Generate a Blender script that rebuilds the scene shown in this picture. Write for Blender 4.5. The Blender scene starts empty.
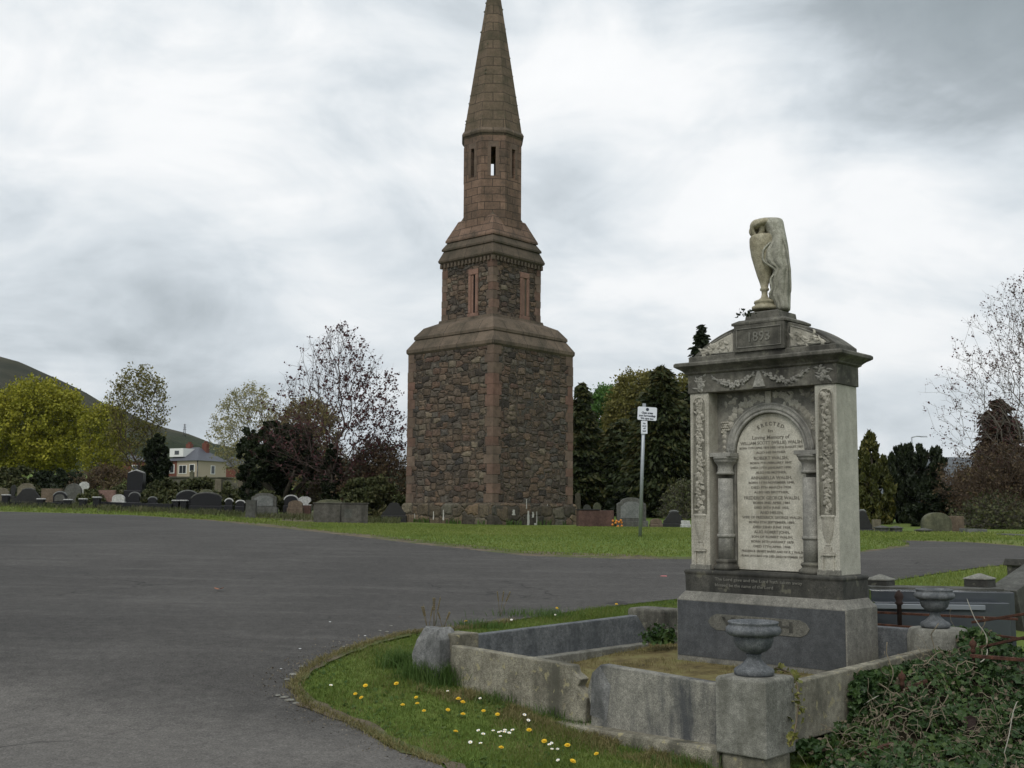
import bpy, bmesh, math, random
import numpy as np
from math import sin, cos, pi, radians, atan, atan2, sqrt, exp
from mathutils import Vector, Matrix, noise as mnoise
from mathutils.geometry import delaunay_2d_cdt

S = bpy.context.scene
COL = S.collection

# ------------------------------------------------------------------ camera, sky, sun, exposure
EYE = 1.6
FPX = 1150.0
PITCH = atan(130 / FPX)
ROLL = 0.006
cam_d = bpy.data.cameras.new('camera')
cam = bpy.data.objects.new('camera', cam_d)
COL.objects.link(cam)
CM = Matrix.Rotation(pi / 2 + PITCH, 3, 'X') @ Matrix.Rotation(ROLL, 3, 'Z')
cam.matrix_world = Matrix.Translation((0, 0, EYE)) @ CM.to_4x4()
cam_d.sensor_width = 36
cam_d.lens = 36 * FPX / 1024
cam_d.clip_start = 0.05
cam_d.clip_end = 12000
S.camera = cam
S.view_settings.view_transform = 'Standard'
S.view_settings.look = 'None'
S.view_settings.exposure = 0.5
S.view_settings.gamma = 1.0
S.view_settings.use_curve_mapping = False

SUN_EL, SUN_AZ = radians(48), radians(200)      # azimuth clockwise from +Y: behind the viewer
w = bpy.data.worlds.new('World')
S.world = w
w.use_nodes = True
nt = w.node_tree
for n in list(nt.nodes): nt.nodes.remove(n)


class NB:
    """tiny node-building helper"""
    def __init__(s, t): s.t = t

    def n(s, typ, ins=None, **props):
        nd = s.t.nodes.new(typ)
        for k, v in props.items(): setattr(nd, k, v)
        if ins:
            for k, v in ins.items(): s.put(nd.inputs[k], v)
        return nd

    def put(s, sock, v):
        if isinstance(v, bpy.types.Node): s.t.links.new(v.outputs[0], sock)
        elif isinstance(v, bpy.types.NodeSocket): s.t.links.new(v, sock)
        else: sock.default_value = v

    def math(s, op, a, b=0.0, clamp=False):
        m = s.n('ShaderNodeMath', operation=op, use_clamp=clamp)
        s.put(m.inputs[0], a); s.put(m.inputs[1], b)
        return m.outputs[0]

    def noise(s, vec, scale, detail=4, rough=0.55, dist=0.0):
        m = s.n('ShaderNodeTexNoise', {'Scale': scale, 'Detail': detail, 'Roughness': rough, 'Distortion': dist})
        if vec is not None: s.put(m.inputs['Vector'], vec)
        return m.outputs['Fac']

    def ramp(s, fac, stops, interp='LINEAR'):
        m = s.n('ShaderNodeValToRGB')
        cr = m.color_ramp
        cr.interpolation = interp
        while len(cr.elements) > 1: cr.elements.remove(cr.elements[0])
        cr.elements[0].position = stops[0][0]; cr.elements[0].color = c4(stops[0][1])
        for p, c in stops[1:]:
            e = cr.elements.new(p); e.color = c4(c)
        s.put(m.inputs[0], fac)
        return m.outputs[0]

    def mix(s, fac, a, b, typ='MIX'):
        m = s.n('ShaderNodeMix', data_type='RGBA', blend_type=typ)
        s.put(m.inputs[0], fac)
        s.put(m.inputs[6], c4(a) if isinstance(a, (tuple, list, float, int)) else a)
        s.put(m.inputs[7], c4(b) if isinstance(b, (tuple, list, float, int)) else b)
        return m.outputs[2]

    def mapping(s, vec, scale=(1, 1, 1), loc=(0, 0, 0), rot=(0, 0, 0)):
        m = s.n('ShaderNodeMapping')
        s.put(m.inputs[0], vec)
        m.inputs['Scale'].default_value = scale; m.inputs['Location'].default_value = loc; m.inputs['Rotation'].default_value = rot
        return m.outputs[0]


def c4(c):
    if isinstance(c, (float, int)): return (c, c, c, 1)
    return tuple(c) + (1,) if len(c) == 3 else tuple(c)


def px_dir(px, py):
    d = CM @ Vector(((px - 512) / FPX, -(py - 384) / FPX, -1.0))
    return d.normalized()


N = NB(nt)
tc = N.n('ShaderNodeTexCoord')
sky = N.n('ShaderNodeTexSky', sky_type='NISHITA', sun_disc=False, sun_elevation=SUN_EL, sun_rotation=SUN_AZ, air_density=1.0, dust_density=2.0)
sep = N.n('ShaderNodeSeparateXYZ', {0: tc.outputs['Generated']})
zz = N.math('ADD', N.math('MAXIMUM', sep.outputs[2], 0.0), 0.34)
cmb = N.n('ShaderNodeCombineXYZ', {0: N.math('DIVIDE', sep.outputs[0], zz), 1: N.math('DIVIDE', sep.outputs[1], zz), 2: 0.0})
cv = cmb.outputs[0]
n1 = N.noise(N.mapping(cv, loc=(3.1, 1.7, 0.4)), 1.05, 8, 0.55, 0.35)
n2 = N.noise(N.mapping(cv, loc=(7.3, 4.2, 2.4), scale=(1, 1.45, 1)), 2.9, 8, 0.55, 0.5)
n3 = N.noise(N.mapping(tc.outputs['Generated'], loc=(1.3, 9.2, 4.4), scale=(1, 1, 1.7)), 6.0, 9, 0.58, 0.6)
f = N.math('ADD', N.math('MULTIPLY', n1, 0.32), N.math('ADD', N.math('MULTIPLY', n2, 0.30), N.math('MULTIPLY', n3, 0.38)))


def blob(px, py, r, amp):
    d = px_dir(px, py)
    vd = N.n('ShaderNodeVectorMath', operation='DISTANCE')
    N.put(vd.inputs[0], tc.outputs['Generated']); vd.inputs[1].default_value = d
    g = N.math('DIVIDE', vd.outputs['Value'], r)
    g = N.math('MULTIPLY', g, g)
    g = N.math('POWER', 2.71828, N.math('MULTIPLY', g, -1.0))
    return N.math('MULTIPLY', g, amp)


for b in [
        (950, 0, 0.10, -0.17), (1050, 20, 0.09, -0.12), (850, 15, 0.06, -0.07), (920, 170, .12, .07), (700, 230, .12, .04), (960, 300, .12, .05), (430, 420, .2, .02),
        (270, 95, 0.10, 0.07), (130, 130, 0.10, 0.07), (640, 90, 0.09, 0.06), (30, 100, .09, .03), (560, 20, .07, .04),
        (60, 270, 0.06, -0.03), (160, 250, 0.05, -0.02), (200, 345, 0.07, -0.05), (90, 330, .05, -.02), (290, 220, .05, -.03), (330, 100, .05, -.05), (570, 180, .05, -.06),
        (800, 200, 0.14, 0.04), (330, 300, .07, .02), (900, 330, .12, .04), (620, 330, .1, .05), (60, 20, .07, -.04)]:
    f = N.math('ADD', f, blob(*b))
cloud = N.ramp(f, [(0.12, (1.6, 1.85, 2.0)), (0.28, (2.4, 2.75, 2.95)), (0.38, (3.1, 3.45, 3.7)), (0.45, (4.2, 4.6, 4.9)), (0.50, (5.1, 5.5, 5.8)), (0.55, (6.0, 6.3, 6.5)), (0.62, (7.1, 7.2, 7.25)), (.75, (7.6, 7.65, 7.65))])
thin = N.ramp(f, [(0.30, 0.97), (0.75, 0.97)])
mixc = N.mix(thin, sky.outputs[0], cloud)
bg = N.n('ShaderNodeBackground', {'Color': mixc, 'Strength': 0.1})
N.n('ShaderNodeOutputWorld', {0: bg})

sun_d = bpy.data.lights.new('sun', 'SUN')
sun_d.energy = 1.0
sun_d.angle = radians(25)
sun_d.color = (1.0, 0.96, 0.9)
sun = bpy.data.objects.new('sun', sun_d)
COL.objects.link(sun)
sdir = Vector((sin(SUN_AZ) * cos(SUN_EL), cos(SUN_AZ) * cos(SUN_EL), sin(SUN_EL)))
sun.rotation_euler = sdir.to_track_quat('Z', 'Y').to_euler()

# ------------------------------------------------------------------ terrain and pixel helpers
_py = [-200, 0, 6.5, 8, 8.9, 9.6, 10.2, 12.2, 16, 20, 26, 34, 44, 55, 80, 120, 200, 400, 5000]
_pz = [0, 0, -.12, -.12, -.07, .05, .17, .38, .62, .83, 1.08, 1.17, 1.2, 1.4, 2.0, 2.5, 3.6, 5, 5]
_gy = np.arange(-20, 400, .25)
_gz = np.interp(_gy, _py, _pz)
_k = np.hanning(13); _k /= _k.sum()
_gz = np.convolve(np.pad(_gz, 6, mode='edge'), _k, 'valid')


def G(x, y):
    z = float(np.interp(y, _gy, _gz))
    xm = -x
    sp = xm if xm > 6 else (math.log1p(exp(xm)) if xm > -30 else 0)
    z += .00045 * min(sp, 70) * min(max(y, 0), 130)
    fade = min(1, max(0, (16 - y) / 7)); fade = fade * fade * (3 - 2 * fade)
    z += -.03 * max(-3, min(4, x)) * fade
    return z


def at(px, py, Y):
    d = px_dir(px, py)
    return Vector((0, 0, EYE)) + d * (Y / d.y)


def gnd(px, py, far=400):
    d = px_dir(px, py); d = d / d.y
    t = 2.0; last = t
    while t < far:
        p = d * t
        if EYE + p.z < G(p.x, p.y):
            lo, hi = last, t
            for _ in range(30):
                m = (lo + hi) / 2; q = d * m
                if EYE + q.z < G(q.x, q.y): hi = m
                else: lo = m
            q = d * hi
            return Vector((q.x, q.y, G(q.x, q.y)))
        last = t; t += .1 if t < 60 else 1
    q = d * far
    return Vector((q.x, q.y, G(q.x, q.y)))


def spot(px, Y):
    z = 1.4
    for _ in range(6):
        # find py giving height z at depth Y, then x
        py = 514 - (z - EYE) / Y * FPX + (px - 512) * ROLL
        p = at(px, py, Y); z = G(p.x, Y)
    return Vector((p.x, Y, z))


def mpp(Y): return Y / FPX      # metres per pixel at depth Y


# ------------------------------------------------------------------ mesh helpers
class MB:
    def __init__(s): s.v = []; s.f = []; s.sm = []

    def add(s, vs, fs, smooth=False):
        o = len(s.v)
        s.v += [tuple(p) for p in vs]
        s.f += [tuple(i + o for i in q) for q in fs]
        s.sm += [smooth] * len(fs)

    def box(s, x0, x1, y0, y1, z0, z1, tx=0, ty=0):
        """axis box; tx,ty = inset of the top face"""
        s.add([(x0, y0, z0), (x1, y0, z0), (x1, y1, z0), (x0, y1, z0), (x0 + tx, y0 + ty, z1), (x1 - tx, y0 + ty, z1), (x1 - tx, y1 - ty, z1), (x0 + tx, y1 - ty, z1)],
              [(0, 3, 2, 1), (4, 5, 6, 7), (0, 1, 5, 4), (1, 2, 6, 5), (2, 3, 7, 6), (3, 0, 4, 7)])

    def rings(s, rings, smooth=False, cap=True):
        """list of equal-length loops of 3D points, skinned"""
        n = len(rings[0]); vs = [p for r in rings for p in r]; fs = []
        for k in range(len(rings) - 1):
            for i in range(n):
                j = (i + 1) % n
                fs.append((k * n + i, k * n + j, (k + 1) * n + j, (k + 1) * n + i))
        if cap:
            fs.append(tuple(range(n - 1, -1, -1)))
            fs.append(tuple(range((len(rings) - 1) * n, len(rings) * n)))
        s.add(vs, fs, smooth)

    def square_stack(s, levels, cx=0, cy=0):
        """levels: (halfx, halfy, z)"""
        s.rings([[(cx - a, cy - b, z), (cx + a, cy - b, z), (cx + a, cy + b, z), (cx - a, cy + b, z)] for a, b, z in levels])

    def lathe(s, prof, cx=0, cy=0, n=28, smooth=True, sx=1, sy=1, wob=0):
        rs = []
        for r, z in prof:
            rs.append([(cx + r * sx * cos(2 * pi * i / n), cy + r * sy * sin(2 * pi * i / n), z) for i in range(n)])
        s.rings(rs, smooth)

    def prism(s, poly, y0, y1):
        """poly in (x,z), counter-clockwise seen from -y; extruded y0..y1"""
        n = len(poly)
        vs = [(x, y0, z) for x, z in poly] + [(x, y1, z) for x, z in poly]
        fs = [tuple(range(n)), tuple(range(2 * n - 1, n - 1, -1))]
        for i in range(n):
            j = (i + 1) % n
            fs.append((j, i, i + n, j + n))
        s.add(vs, fs)

    def tube(s, pts, rad, n=6, smooth=True, closed=False):
        pts = [Vector(p) for p in pts]
        if not isinstance(rad, (list, tuple)): rad = [rad] * len(pts)
        rings = []; up = None
        for i, p in enumerate(pts):
            if closed: t = pts[(i + 1) % len(pts)] - pts[i - 1]
            else: t = pts[min(i + 1, len(pts) - 1)] - pts[max(i - 1, 0)]
            if t.length < 1e-9: t = Vector((0, 0, 1))
            t.normalize()
            if up is None: up = t.orthogonal().normalized()
            up = (up - t * up.dot(t))
            if up.length < 1e-6: up = t.orthogonal()
            up.normalize(); b = t.cross(up)
            rings.append([p + (up * cos(2 * pi * k / n) + b * sin(2 * pi * k / n)) * rad[i] for k in range(n)])
        if closed: rings.append(rings[0])
        s.rings(rings, smooth, cap=not closed)

    def ball(s, c, r, n=6, m=4, sx=1, sy=1, sz=1):
        vs = [(c[0], c[1], c[2] - r * sz)]
        for j in range(1, m):
            a = -pi / 2 + pi * j / m
            for i in range(n):
                vs.append((c[0] + r * sx * cos(a) * cos(2 * pi * i / n), c[1] + r * sy * cos(a) * sin(2 * pi * i / n), c[2] + r * sz * sin(a)))
        vs.append((c[0], c[1], c[2] + r * sz)); L = len(vs) - 1; fs = []
        for i in range(n): fs.append((0, 1 + (i + 1) % n, 1 + i))
        for j in range(m - 2):
            for i in range(n):
                a = 1 + j * n + i; b = 1 + j * n + (i + 1) % n
                fs.append((a, b, b + n, a + n))
        for i in range(n): fs.append((1 + (m - 2) * n + i, 1 + (m - 2) * n + (i + 1) % n, L))
        s.add(vs, fs, True)

    def build(s, name, mat, parent=None, loc=None, rz=0, bevel=0, seg=2, sub=0, uv=False):
        me = bpy.data.meshes.new(name)
        me.from_pydata(s.v, [], s.f)
        me.polygons.foreach_set('use_smooth', s.sm)
        me.update()
        if mat is not None: me.materials.append(mat)
        if uv:
            ul = me.uv_layers.new(name='UVMap')
            for p in me.polygons:
                nr = p.normal
                for li in p.loop_indices:
                    v = me.vertices[me.loops[li].vertex_index].co
                    if abs(nr.z) > .9: ul.data[li].uv = (v.x, v.y)
                    else:
                        t = Vector((-nr.y, nr.x, 0)).normalized()
                        ul.data[li].uv = (v.dot(t), v.z)
        o = bpy.data.objects.new(name, me)
        COL.objects.link(o)
        if parent is not None: o.parent = parent
        if loc is not None: o.location = loc
        if rz: o.rotation_euler = (0, 0, rz)
        if bevel:
            md = o.modifiers.new('bevel', 'BEVEL'); md.width = bevel; md.segments = seg; md.limit_method = 'ANGLE'; md.angle_limit = radians(40)
        if sub:
            md = o.modifiers.new('sub', 'SUBSURF'); md.levels = sub; md.render_levels = sub
        return o


def np_mesh(name, V, F, mat, parent=None, loc=None, smooth=False):
    """V (n,3) float, F (m,k) int with fixed k"""
    me = bpy.data.meshes.new(name)
    V = np.ascontiguousarray(V, dtype=np.float32); F = np.ascontiguousarray(F, dtype=np.int32)
    m, k = F.shape
    me.vertices.add(len(V)); me.vertices.foreach_set('co', V.ravel())
    me.loops.add(m * k); me.loops.foreach_set('vertex_index', F.ravel())
    me.polygons.add(m); me.polygons.foreach_set('loop_start', np.arange(0, m * k, k, dtype=np.int32))
    try: me.polygons.foreach_set('loop_total', np.full(m, k, dtype=np.int32))
    except Exception: pass
    me.polygons.foreach_set('use_smooth', np.full(m, smooth, dtype=bool))
    me.update(calc_edges=True)
    me.materials.append(mat)
    o = bpy.data.objects.new(name, me)
    COL.objects.link(o)
    if parent is not None: o.parent = parent
    if loc is not None: o.location = loc
    return o


def thing(name, label, cat, loc, rz=0, group=None):
    o = bpy.data.objects.new(name, None)
    o.empty_display_size = .2
    COL.objects.link(o); o.location = loc; o.rotation_euler = (0, 0, rz)
    return tag(o, label, cat, group)


def tag(o, label=None, cat=None, group=None, kind=None):
    if label: o['label'] = label
    if cat: o['category'] = cat
    if group: o['group'] = group
    if kind: o['kind'] = kind
    return o


def copy_tree(o, parent=None):
    c = o.copy(); COL.objects.link(c)
    if parent is not None: c.parent = parent
    for ch in list(o.children): copy_tree(ch, c)
    return c


def text_mesh(name, body, size, mat, parent, loc, rot, extrude=.002, align='CENTER', width=None, bold=0.0):
    cu = bpy.data.curves.new(name, 'FONT')
    cu.body = body; cu.size = size; cu.align_x = align; cu.align_y = 'CENTER'
    cu.extrude = extrude; cu.offset = bold; cu.resolution_u = 2
    t = bpy.data.objects.new(name, cu); COL.objects.link(t)
    bpy.context.view_layer.update()
    me = bpy.data.meshes.new_from_object(t.evaluated_get(bpy.context.evaluated_depsgraph_get()))
    bpy.data.objects.remove(t)
    me.materials.clear(); me.materials.append(mat)
    o = bpy.data.objects.new(name, me); COL.objects.link(o)
    o.parent = parent; o.location = loc; o.rotation_euler = rot
    if width:
        xs = [v.co.x for v in me.vertices]; wd = max(xs) - min(xs)
        for v in me.vertices: v.co.x *= width / wd
    return o


# ------------------------------------------------------------------ materials
def new_mat(name):
    m = bpy.data.materials.new(name); m.use_nodes = True
    t = m.node_tree
    for n in list(t.nodes): t.nodes.remove(n)
    return m, NB(t)


def finish(m, B, col, rough=.85, bump=None, bstr=.3, bdist=.01, metal=0, spec=.3, coat=0):
    p = B.n('ShaderNodeBsdfPrincipled', {'Base Color': c4(col) if isinstance(col, (tuple, float)) else col, 'Roughness': rough, 'Metallic': metal, 'Specular IOR Level': spec, 'Coat Weight': coat})
    if bump is not None:
        b = B.n('ShaderNodeBump', {'Strength': bstr, 'Distance': bdist, 'Height': bump})
        B.put(p.inputs['Normal'], b)
    B.n('ShaderNodeOutputMaterial', {0: p})
    return m


def obj_co(B): return B.n('ShaderNodeTexCoord').outputs['Object']


def stone(name, c1, c2, stain=(.05, .05, .045), stain_amt=.5, scale=6, rough=.88, bstr=.35, bdist=.006, streak=True, lichen=None, spec=.25, mott=.5):
    """weathered stone: two tones, dark rain streaks, speckle, optional lichen"""
    m, B = new_mat(name)
    co = obj_co(B)
    a = B.noise(co, scale, 8, .6)
    base = B.mix(B.ramp(a, [(.35, 0.0), (.65, 1.0)]), c1, c2)
    sp = B.noise(co, 160, 2, .7)
    base = B.mix(.65, base, B.mix(B.ramp(sp, [(.35, 0.0), (.65, 1.0)]), .4, 1.45), 'MULTIPLY')
    base = B.mix(mott, base, B.mix(B.ramp(B.noise(co, scale * 4, 8, .75), [(.35, 0.0), (.65, 1.0)]), .55, 1.4), 'MULTIPLY')
    st = B.noise(B.mapping(co, scale=(1, 1, .22)) if streak else co, scale * .7, 6, .65, .3)
    base = B.mix(B.ramp(st, [(.47, 0.0), (.66, stain_amt)]), base, stain)
    if lichen:
        l = B.noise(co, scale * 3.2, 5, .6)
        base = B.mix(B.ramp(l, [(.60, 0.0), (.66, .7)]), base, lichen)
    h = B.math('ADD', B.noise(co, scale * 5, 8, .7), B.math('MULTIPLY', sp, .35))
    return finish(m, B, base, rough, h, bstr, bdist, spec=spec)


def plain(name, col, rough=.6, metal=0, spec=.4, var=.25, scale=9):
    m, B = new_mat(name)
    a = B.noise(obj_co(B), scale, 5, .6)
    c = B.mix(a, tuple(x * (1 - var) for x in col), tuple(min(1, x * (1 + var)) for x in col))
    return finish(m, B, c, rough, a, .1, .004, metal, spec)


def leafmat(name, stops, rough=.6, trans=.25, clump=1.2):
    m, B = new_mat(name)
    geo = B.n('ShaderNodeNewGeometry')
    rnd = geo.outputs['Random Per Island']
    nz = B.noise(obj_co(B), clump, 3, .5)
    fac = B.math('ADD', B.math('MULTIPLY', rnd, .55), B.math('MULTIPLY', B.ramp(nz, [(.3, 0.0), (.7, 1.0)]), .45))
    col = B.ramp(fac, stops)
    p = B.n('ShaderNodeBsdfPrincipled', {'Base Color': col, 'Roughness': rough, 'Specular IOR Level': .25})
    t = B.n('ShaderNodeBsdfTranslucent', {'Color': col})
    mx = B.n('ShaderNodeMixShader', {0: trans, 1: p, 2: t})
    B.n('ShaderNodeOutputMaterial', {0: mx})
    return m


M = {}
# asphalt
m, B = new_mat('asphalt')
geo = B.n('ShaderNodeNewGeometry'); pos = geo.outputs['Position']
big = B.noise(B.mapping(pos, scale=(1, .55, 1), rot=(0, 0, .5)), .35, 6, .6, .4)
ag = B.noise(pos, 60, 3, .85)
vo = B.n('ShaderNodeTexVoronoi', {'Scale': 70}); B.put(vo.inputs['Vector'], pos)
streak = B.noise(B.mapping(pos, scale=(.28, 1.3, 1), rot=(0, 0, -.25)), 1.6, 7, .72)
fine2 = B.noise(pos, 9, 7, .75)
spx = B.n('ShaderNodeSeparateXYZ', {0: pos})
# newer, lighter surfacing laid nearest the verge corner, with a wandering joint
joint = B.math('ADD', B.math('SUBTRACT', 9.2, spx.outputs[1]), B.math('MULTIPLY', B.math('SUBTRACT', B.noise(pos, .5, 5, .6), .5), 3.0))
joint = B.math('ADD', joint, B.math('MULTIPLY', B.math('ADD', spx.outputs[0], 2.2), -.35))
jm = B.ramp(B.math('MULTIPLY', B.math('ADD', joint, 1.0), .5, True), [(.2, 0.0), (.8, 1.0)])
c = B.mix(B.ramp(big, [(.3, 0.0), (.7, 1.0)]), (.051, .048, .0445), (.077, .0725, .067))
c = B.mix(jm, c, (.122, .114, .104))
wv = B.n('ShaderNodeTexNoise', {'Scale': 1.1, 'Detail': 4.0}); B.put(wv.inputs['Vector'], pos)
wo = B.n('ShaderNodeVectorMath', operation='SCALE'); B.put(wo.inputs[0], wv.outputs['Color']); wo.inputs['Scale'].default_value = 1.4
wa = B.n('ShaderNodeVectorMath', operation='ADD'); B.put(wa.inputs[0], pos); B.put(wa.inputs[1], wo.outputs[0])
ck = B.n('ShaderNodeTexVoronoi', {'Scale': .28}, feature='DISTANCE_TO_EDGE'); B.put(ck.inputs['Vector'], wa.outputs[0])
ckm = B.math('MULTIPLY', B.ramp(ck.outputs['Distance'], [(.0, 1.0), (.004, .6), (.008, 0.0)]), B.ramp(B.noise(pos, .4, 3, .5), [(.48, 0.0), (.58, .75)]))
c = B.mix(ckm, c, (.02, .019, .018))
c = B.mix(B.ramp(B.noise(pos, .22, 3, .5), [(.56, 0.0), (.60, .3)]), c, (.05, .048, .045))
c = B.mix(B.ramp(streak, [(.5, 0.0), (.66, .45)]), c, (.112, .106, .098))
c = B.mix(B.ramp(B.noise(pos, 1.3, 6, .7), [(.55, 0.0), (.75, .35)]), c, (.045, .042, .04))
c = B.mix(.75, c, B.mix(B.ramp(ag, [(.3, 0.0), (.7, 1.0)]), .35, 1.75), 'MULTIPLY')
c = B.mix(.5, c, B.mix(B.ramp(fine2, [(.35, 0.0), (.65, 1.0)]), .6, 1.4), 'MULTIPLY')
c = B.mix(B.ramp(B.noise(pos, 130, 1, .5), [(.66, 0.0), (.72, .5)]), c, (.2, .19, .18))
M['asphalt'] = finish(m, B, c, .9, B.math('ADD', ag, vo.outputs['Distance']), .5, .006, spec=.2)
# grass ground
m, B = new_mat('grass_ground')
geo = B.n('ShaderNodeNewGeometry'); pos = geo.outputs['Position']
a = B.noise(pos, .5, 7, .65); b = B.noise(B.mapping(pos, scale=(1, .5, 1)), 9, 5, .75); d = B.noise(pos, .16, 5, .6)
c = B.mix(B.ramp(a, [(.35, 0.0), (.65, 1.0)]), (.105, .165, .034), (.155, .205, .05))
c = B.mix(B.ramp(b, [(.42, 0.0), (.7, .75)]), c, (.06, .10, .022))
c = B.mix(B.ramp(d, [(.5, 0.0), (.66, .6)]), c, (.19, .18, .07))
M['ground'] = finish(m, B, c, .95, b, .8, .05, spec=.1)
# dirt
m, B = new_mat('dirt')
geo = B.n('ShaderNodeNewGeometry'); pos = geo.outputs['Position']
a = B.noise(pos, 3, 7, .7); b = B.noise(pos, 30, 4, .7)
c = B.mix(B.ramp(a, [(.35, 0.0), (.65, 1.0)]), (.085, .07, .05), (.2, .165, .12))
c = B.mix(B.ramp(B.noise(pos, 1.6, 5, .6), [(.48, 0.0), (.6, .7)]), c, (.08, .11, .03))
M['dirt'] = finish(m, B, c, .95, b, .7, .02, spec=.1)
m, B = new_mat('grave_soil')
geo = B.n('ShaderNodeNewGeometry'); pos = geo.outputs['Position']
a = B.noise(pos, 3.5, 7, .7)
c = B.ramp(a, [(.3, (.045, .035, .022)), (.48, (.16, .13, .06)), (.6, (.2, .18, .08)), (.75, (.1, .12, .035))])
M['soil'] = finish(m, B, c, .95, B.noise(pos, 30, 4, .7), .8, .02, spec=.1)
# hill
m, B = new_mat('hill')
geo = B.n('ShaderNodeNewGeometry'); pos = geo.outputs['Position']
sp = B.n('ShaderNodeSeparateXYZ', {0: pos})
a = B.noise(pos, .012, 8, .65); b = B.noise(B.mapping(pos, scale=(1, .6, 2)), .05, 9, .85)
hf = B.math('DIVIDE', B.math('SUBTRACT', sp.outputs[2], 40.0), 45.0, True)
lo = B.mix(B.ramp(b, [(.4, 0.0), (.62, 1.0)]), (.017, .029, .012), (.062, .074, .032))
hi = B.mix(B.ramp(a, [(.38, 0.0), (.6, 1.0)]), (.03, .034, .02), (.075, .07, .042))
c = B.mix(B.ramp(B.math('ADD', hf, B.math('MULTIPLY', B.math('SUBTRACT', a, .5), 1.4)), [(.25, 0.0), (.6, 1.0)]), lo, hi)
M['hill'] = finish(m, B, c, .95, b, 1.0, 3.0, spec=.05)
M['farhill_hazed'] = plain('farhill_hazed', (.075, .085, .09), .95, 0, .05, .3, .01)  # distance haze put into the base colour as blue-grey


def rubble(name, stops, sc=3.0, mortar=(.115, .10, .082), zs=1.75):
    m, B = new_mat(name)
    co = obj_co(B)
    nz = B.n('ShaderNodeTexNoise', {'Scale': 2.6, 'Detail': 3.0}); B.put(nz.inputs['Vector'], co)
    off = B.n('ShaderNodeVectorMath', operation='SCALE'); B.put(off.inputs[0], nz.outputs['Color']); off.inputs['Scale'].default_value = .16
    ad = B.n('ShaderNodeVectorMath', operation='ADD'); B.put(ad.inputs[0], co); B.put(ad.inputs[1], off.outputs[0])
    mp = B.mapping(ad.outputs[0], scale=(1, 1, zs))
    v1 = B.n('ShaderNodeTexVoronoi', {'Scale': sc, 'Randomness': .68}, feature='F1', distance='CHEBYCHEV'); B.put(v1.inputs['Vector'], mp)
    v2 = B.n('ShaderNodeTexVoronoi', {'Scale': sc, 'Randomness': .68}, feature='F2', distance='CHEBYCHEV'); B.put(v2.inputs['Vector'], mp)
    edge = B.math('SUBTRACT', v2.outputs['Distance'], v1.outputs['Distance'])
    sx = B.n('ShaderNodeSeparateColor', {0: v1.outputs['Color']})
    c = B.ramp(sx.outputs[0], stops, 'LINEAR')
    c = B.mix(.8, c, B.mix(B.ramp(B.noise(co, 7, 9, .8), [(.33, 0.0), (.67, 1.0)]), .35, 1.75), 'MULTIPLY')
    c = B.mix(B.ramp(B.noise(co, .7, 5, .6), [(.42, 0.0), (.7, .45)]), c, (.055, .05, .045))
    jm = B.ramp(edge, [(.0, 1.0), (.03, .7), (.075, 0.0)])
    mc = B.mix(B.ramp(B.noise(co, 1.1, 4, .6), [(.4, 0.0), (.62, 1.0)]), (.062, .054, .045), mortar)
    c = B.mix(B.math('MULTIPLY', jm, .8), c, mc)
    h = B.math('ADD', B.ramp(edge, [(.0, 0.0), (.16, .8), (.4, 1.0)]), B.math('MULTIPLY', B.noise(co, 11, 6, .75), .7))
    return finish(m, B, c, .92, h, 1.0, .09, spec=.15)


ST = [(0, (.055, .047, .04)), (.18, (.10, .078, .058)), (.36, (.145, .105, .074)), (.52, (.11, .10, .084)), (.66, (.17, .12, .082)), (.8, (.12, .078, .06)), (.92, (.2, .165, .118)), (1, (.07, .066, .062))]
M['rubble'] = rubble('rubble', ST, 2.5)
M['rubble_up'] = rubble('rubble_up', [(p, tuple(x * 1.08 for x in c)) for p, c in ST], 2.6, (.05, .04, .03), 2.0)
M['rubble_low'] = rubble('rubble_low', [(p, (c[0] * 1.15, c[1] * 1.2, c[2] * 1.1)) for p, c in ST], 1.7, (.13, .11, .085), 1.3)


def ashlar(name, c1, c2, c3, bw=.6, bh=.3, mortar=(.05, .042, .035), rough=.9):
    m, B = new_mat(name)
    uv = B.n('ShaderNodeUVMap').outputs[0]; co = obj_co(B)
    br = B.n('ShaderNodeTexBrick', {'Color1': c4(c1), 'Color2': c4(c2), 'Mortar': c4(mortar), 'Scale': 1.0, 'Mortar Size': .012, 'Mortar Smooth': .3, 'Bias': 0.0, 'Brick Width': bw, 'Row Height': bh}, offset=.5)
    nz = B.n('ShaderNodeTexNoise', {'Scale': 1.5, 'Detail': 3.0}); B.put(nz.inputs['Vector'], co)
    off = B.n('ShaderNodeVectorMath', operation='SCALE'); B.put(off.inputs[0], nz.outputs['Color']); off.inputs['Scale'].default_value = .05
    ad = B.n('ShaderNodeVectorMath', operation='ADD'); B.put(ad.inputs[0], uv); B.put(ad.inputs[1], off.outputs[0])
    B.put(br.inputs['Vector'], ad.outputs[0])
    c = B.mix(B.ramp(B.noise(co, 1.3, 6, .65), [(.42, 0.0), (.66, .8)]), br.outputs['Color'], c3)
    c = B.mix(.5, c, B.mix(B.ramp(B.noise(co, 14, 6, .7), [(.3, 0.0), (.7, 1.0)]), .55, 1.4), 'MULTIPLY')
    h = B.math('ADD', B.math('MULTIPLY', br.outputs['Fac'], -1.0), B.math('MULTIPLY', B.noise(co, 16, 6, .7), .5))
    return finish(m, B, c, rough, h, .8, .03, spec=.15)


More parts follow.
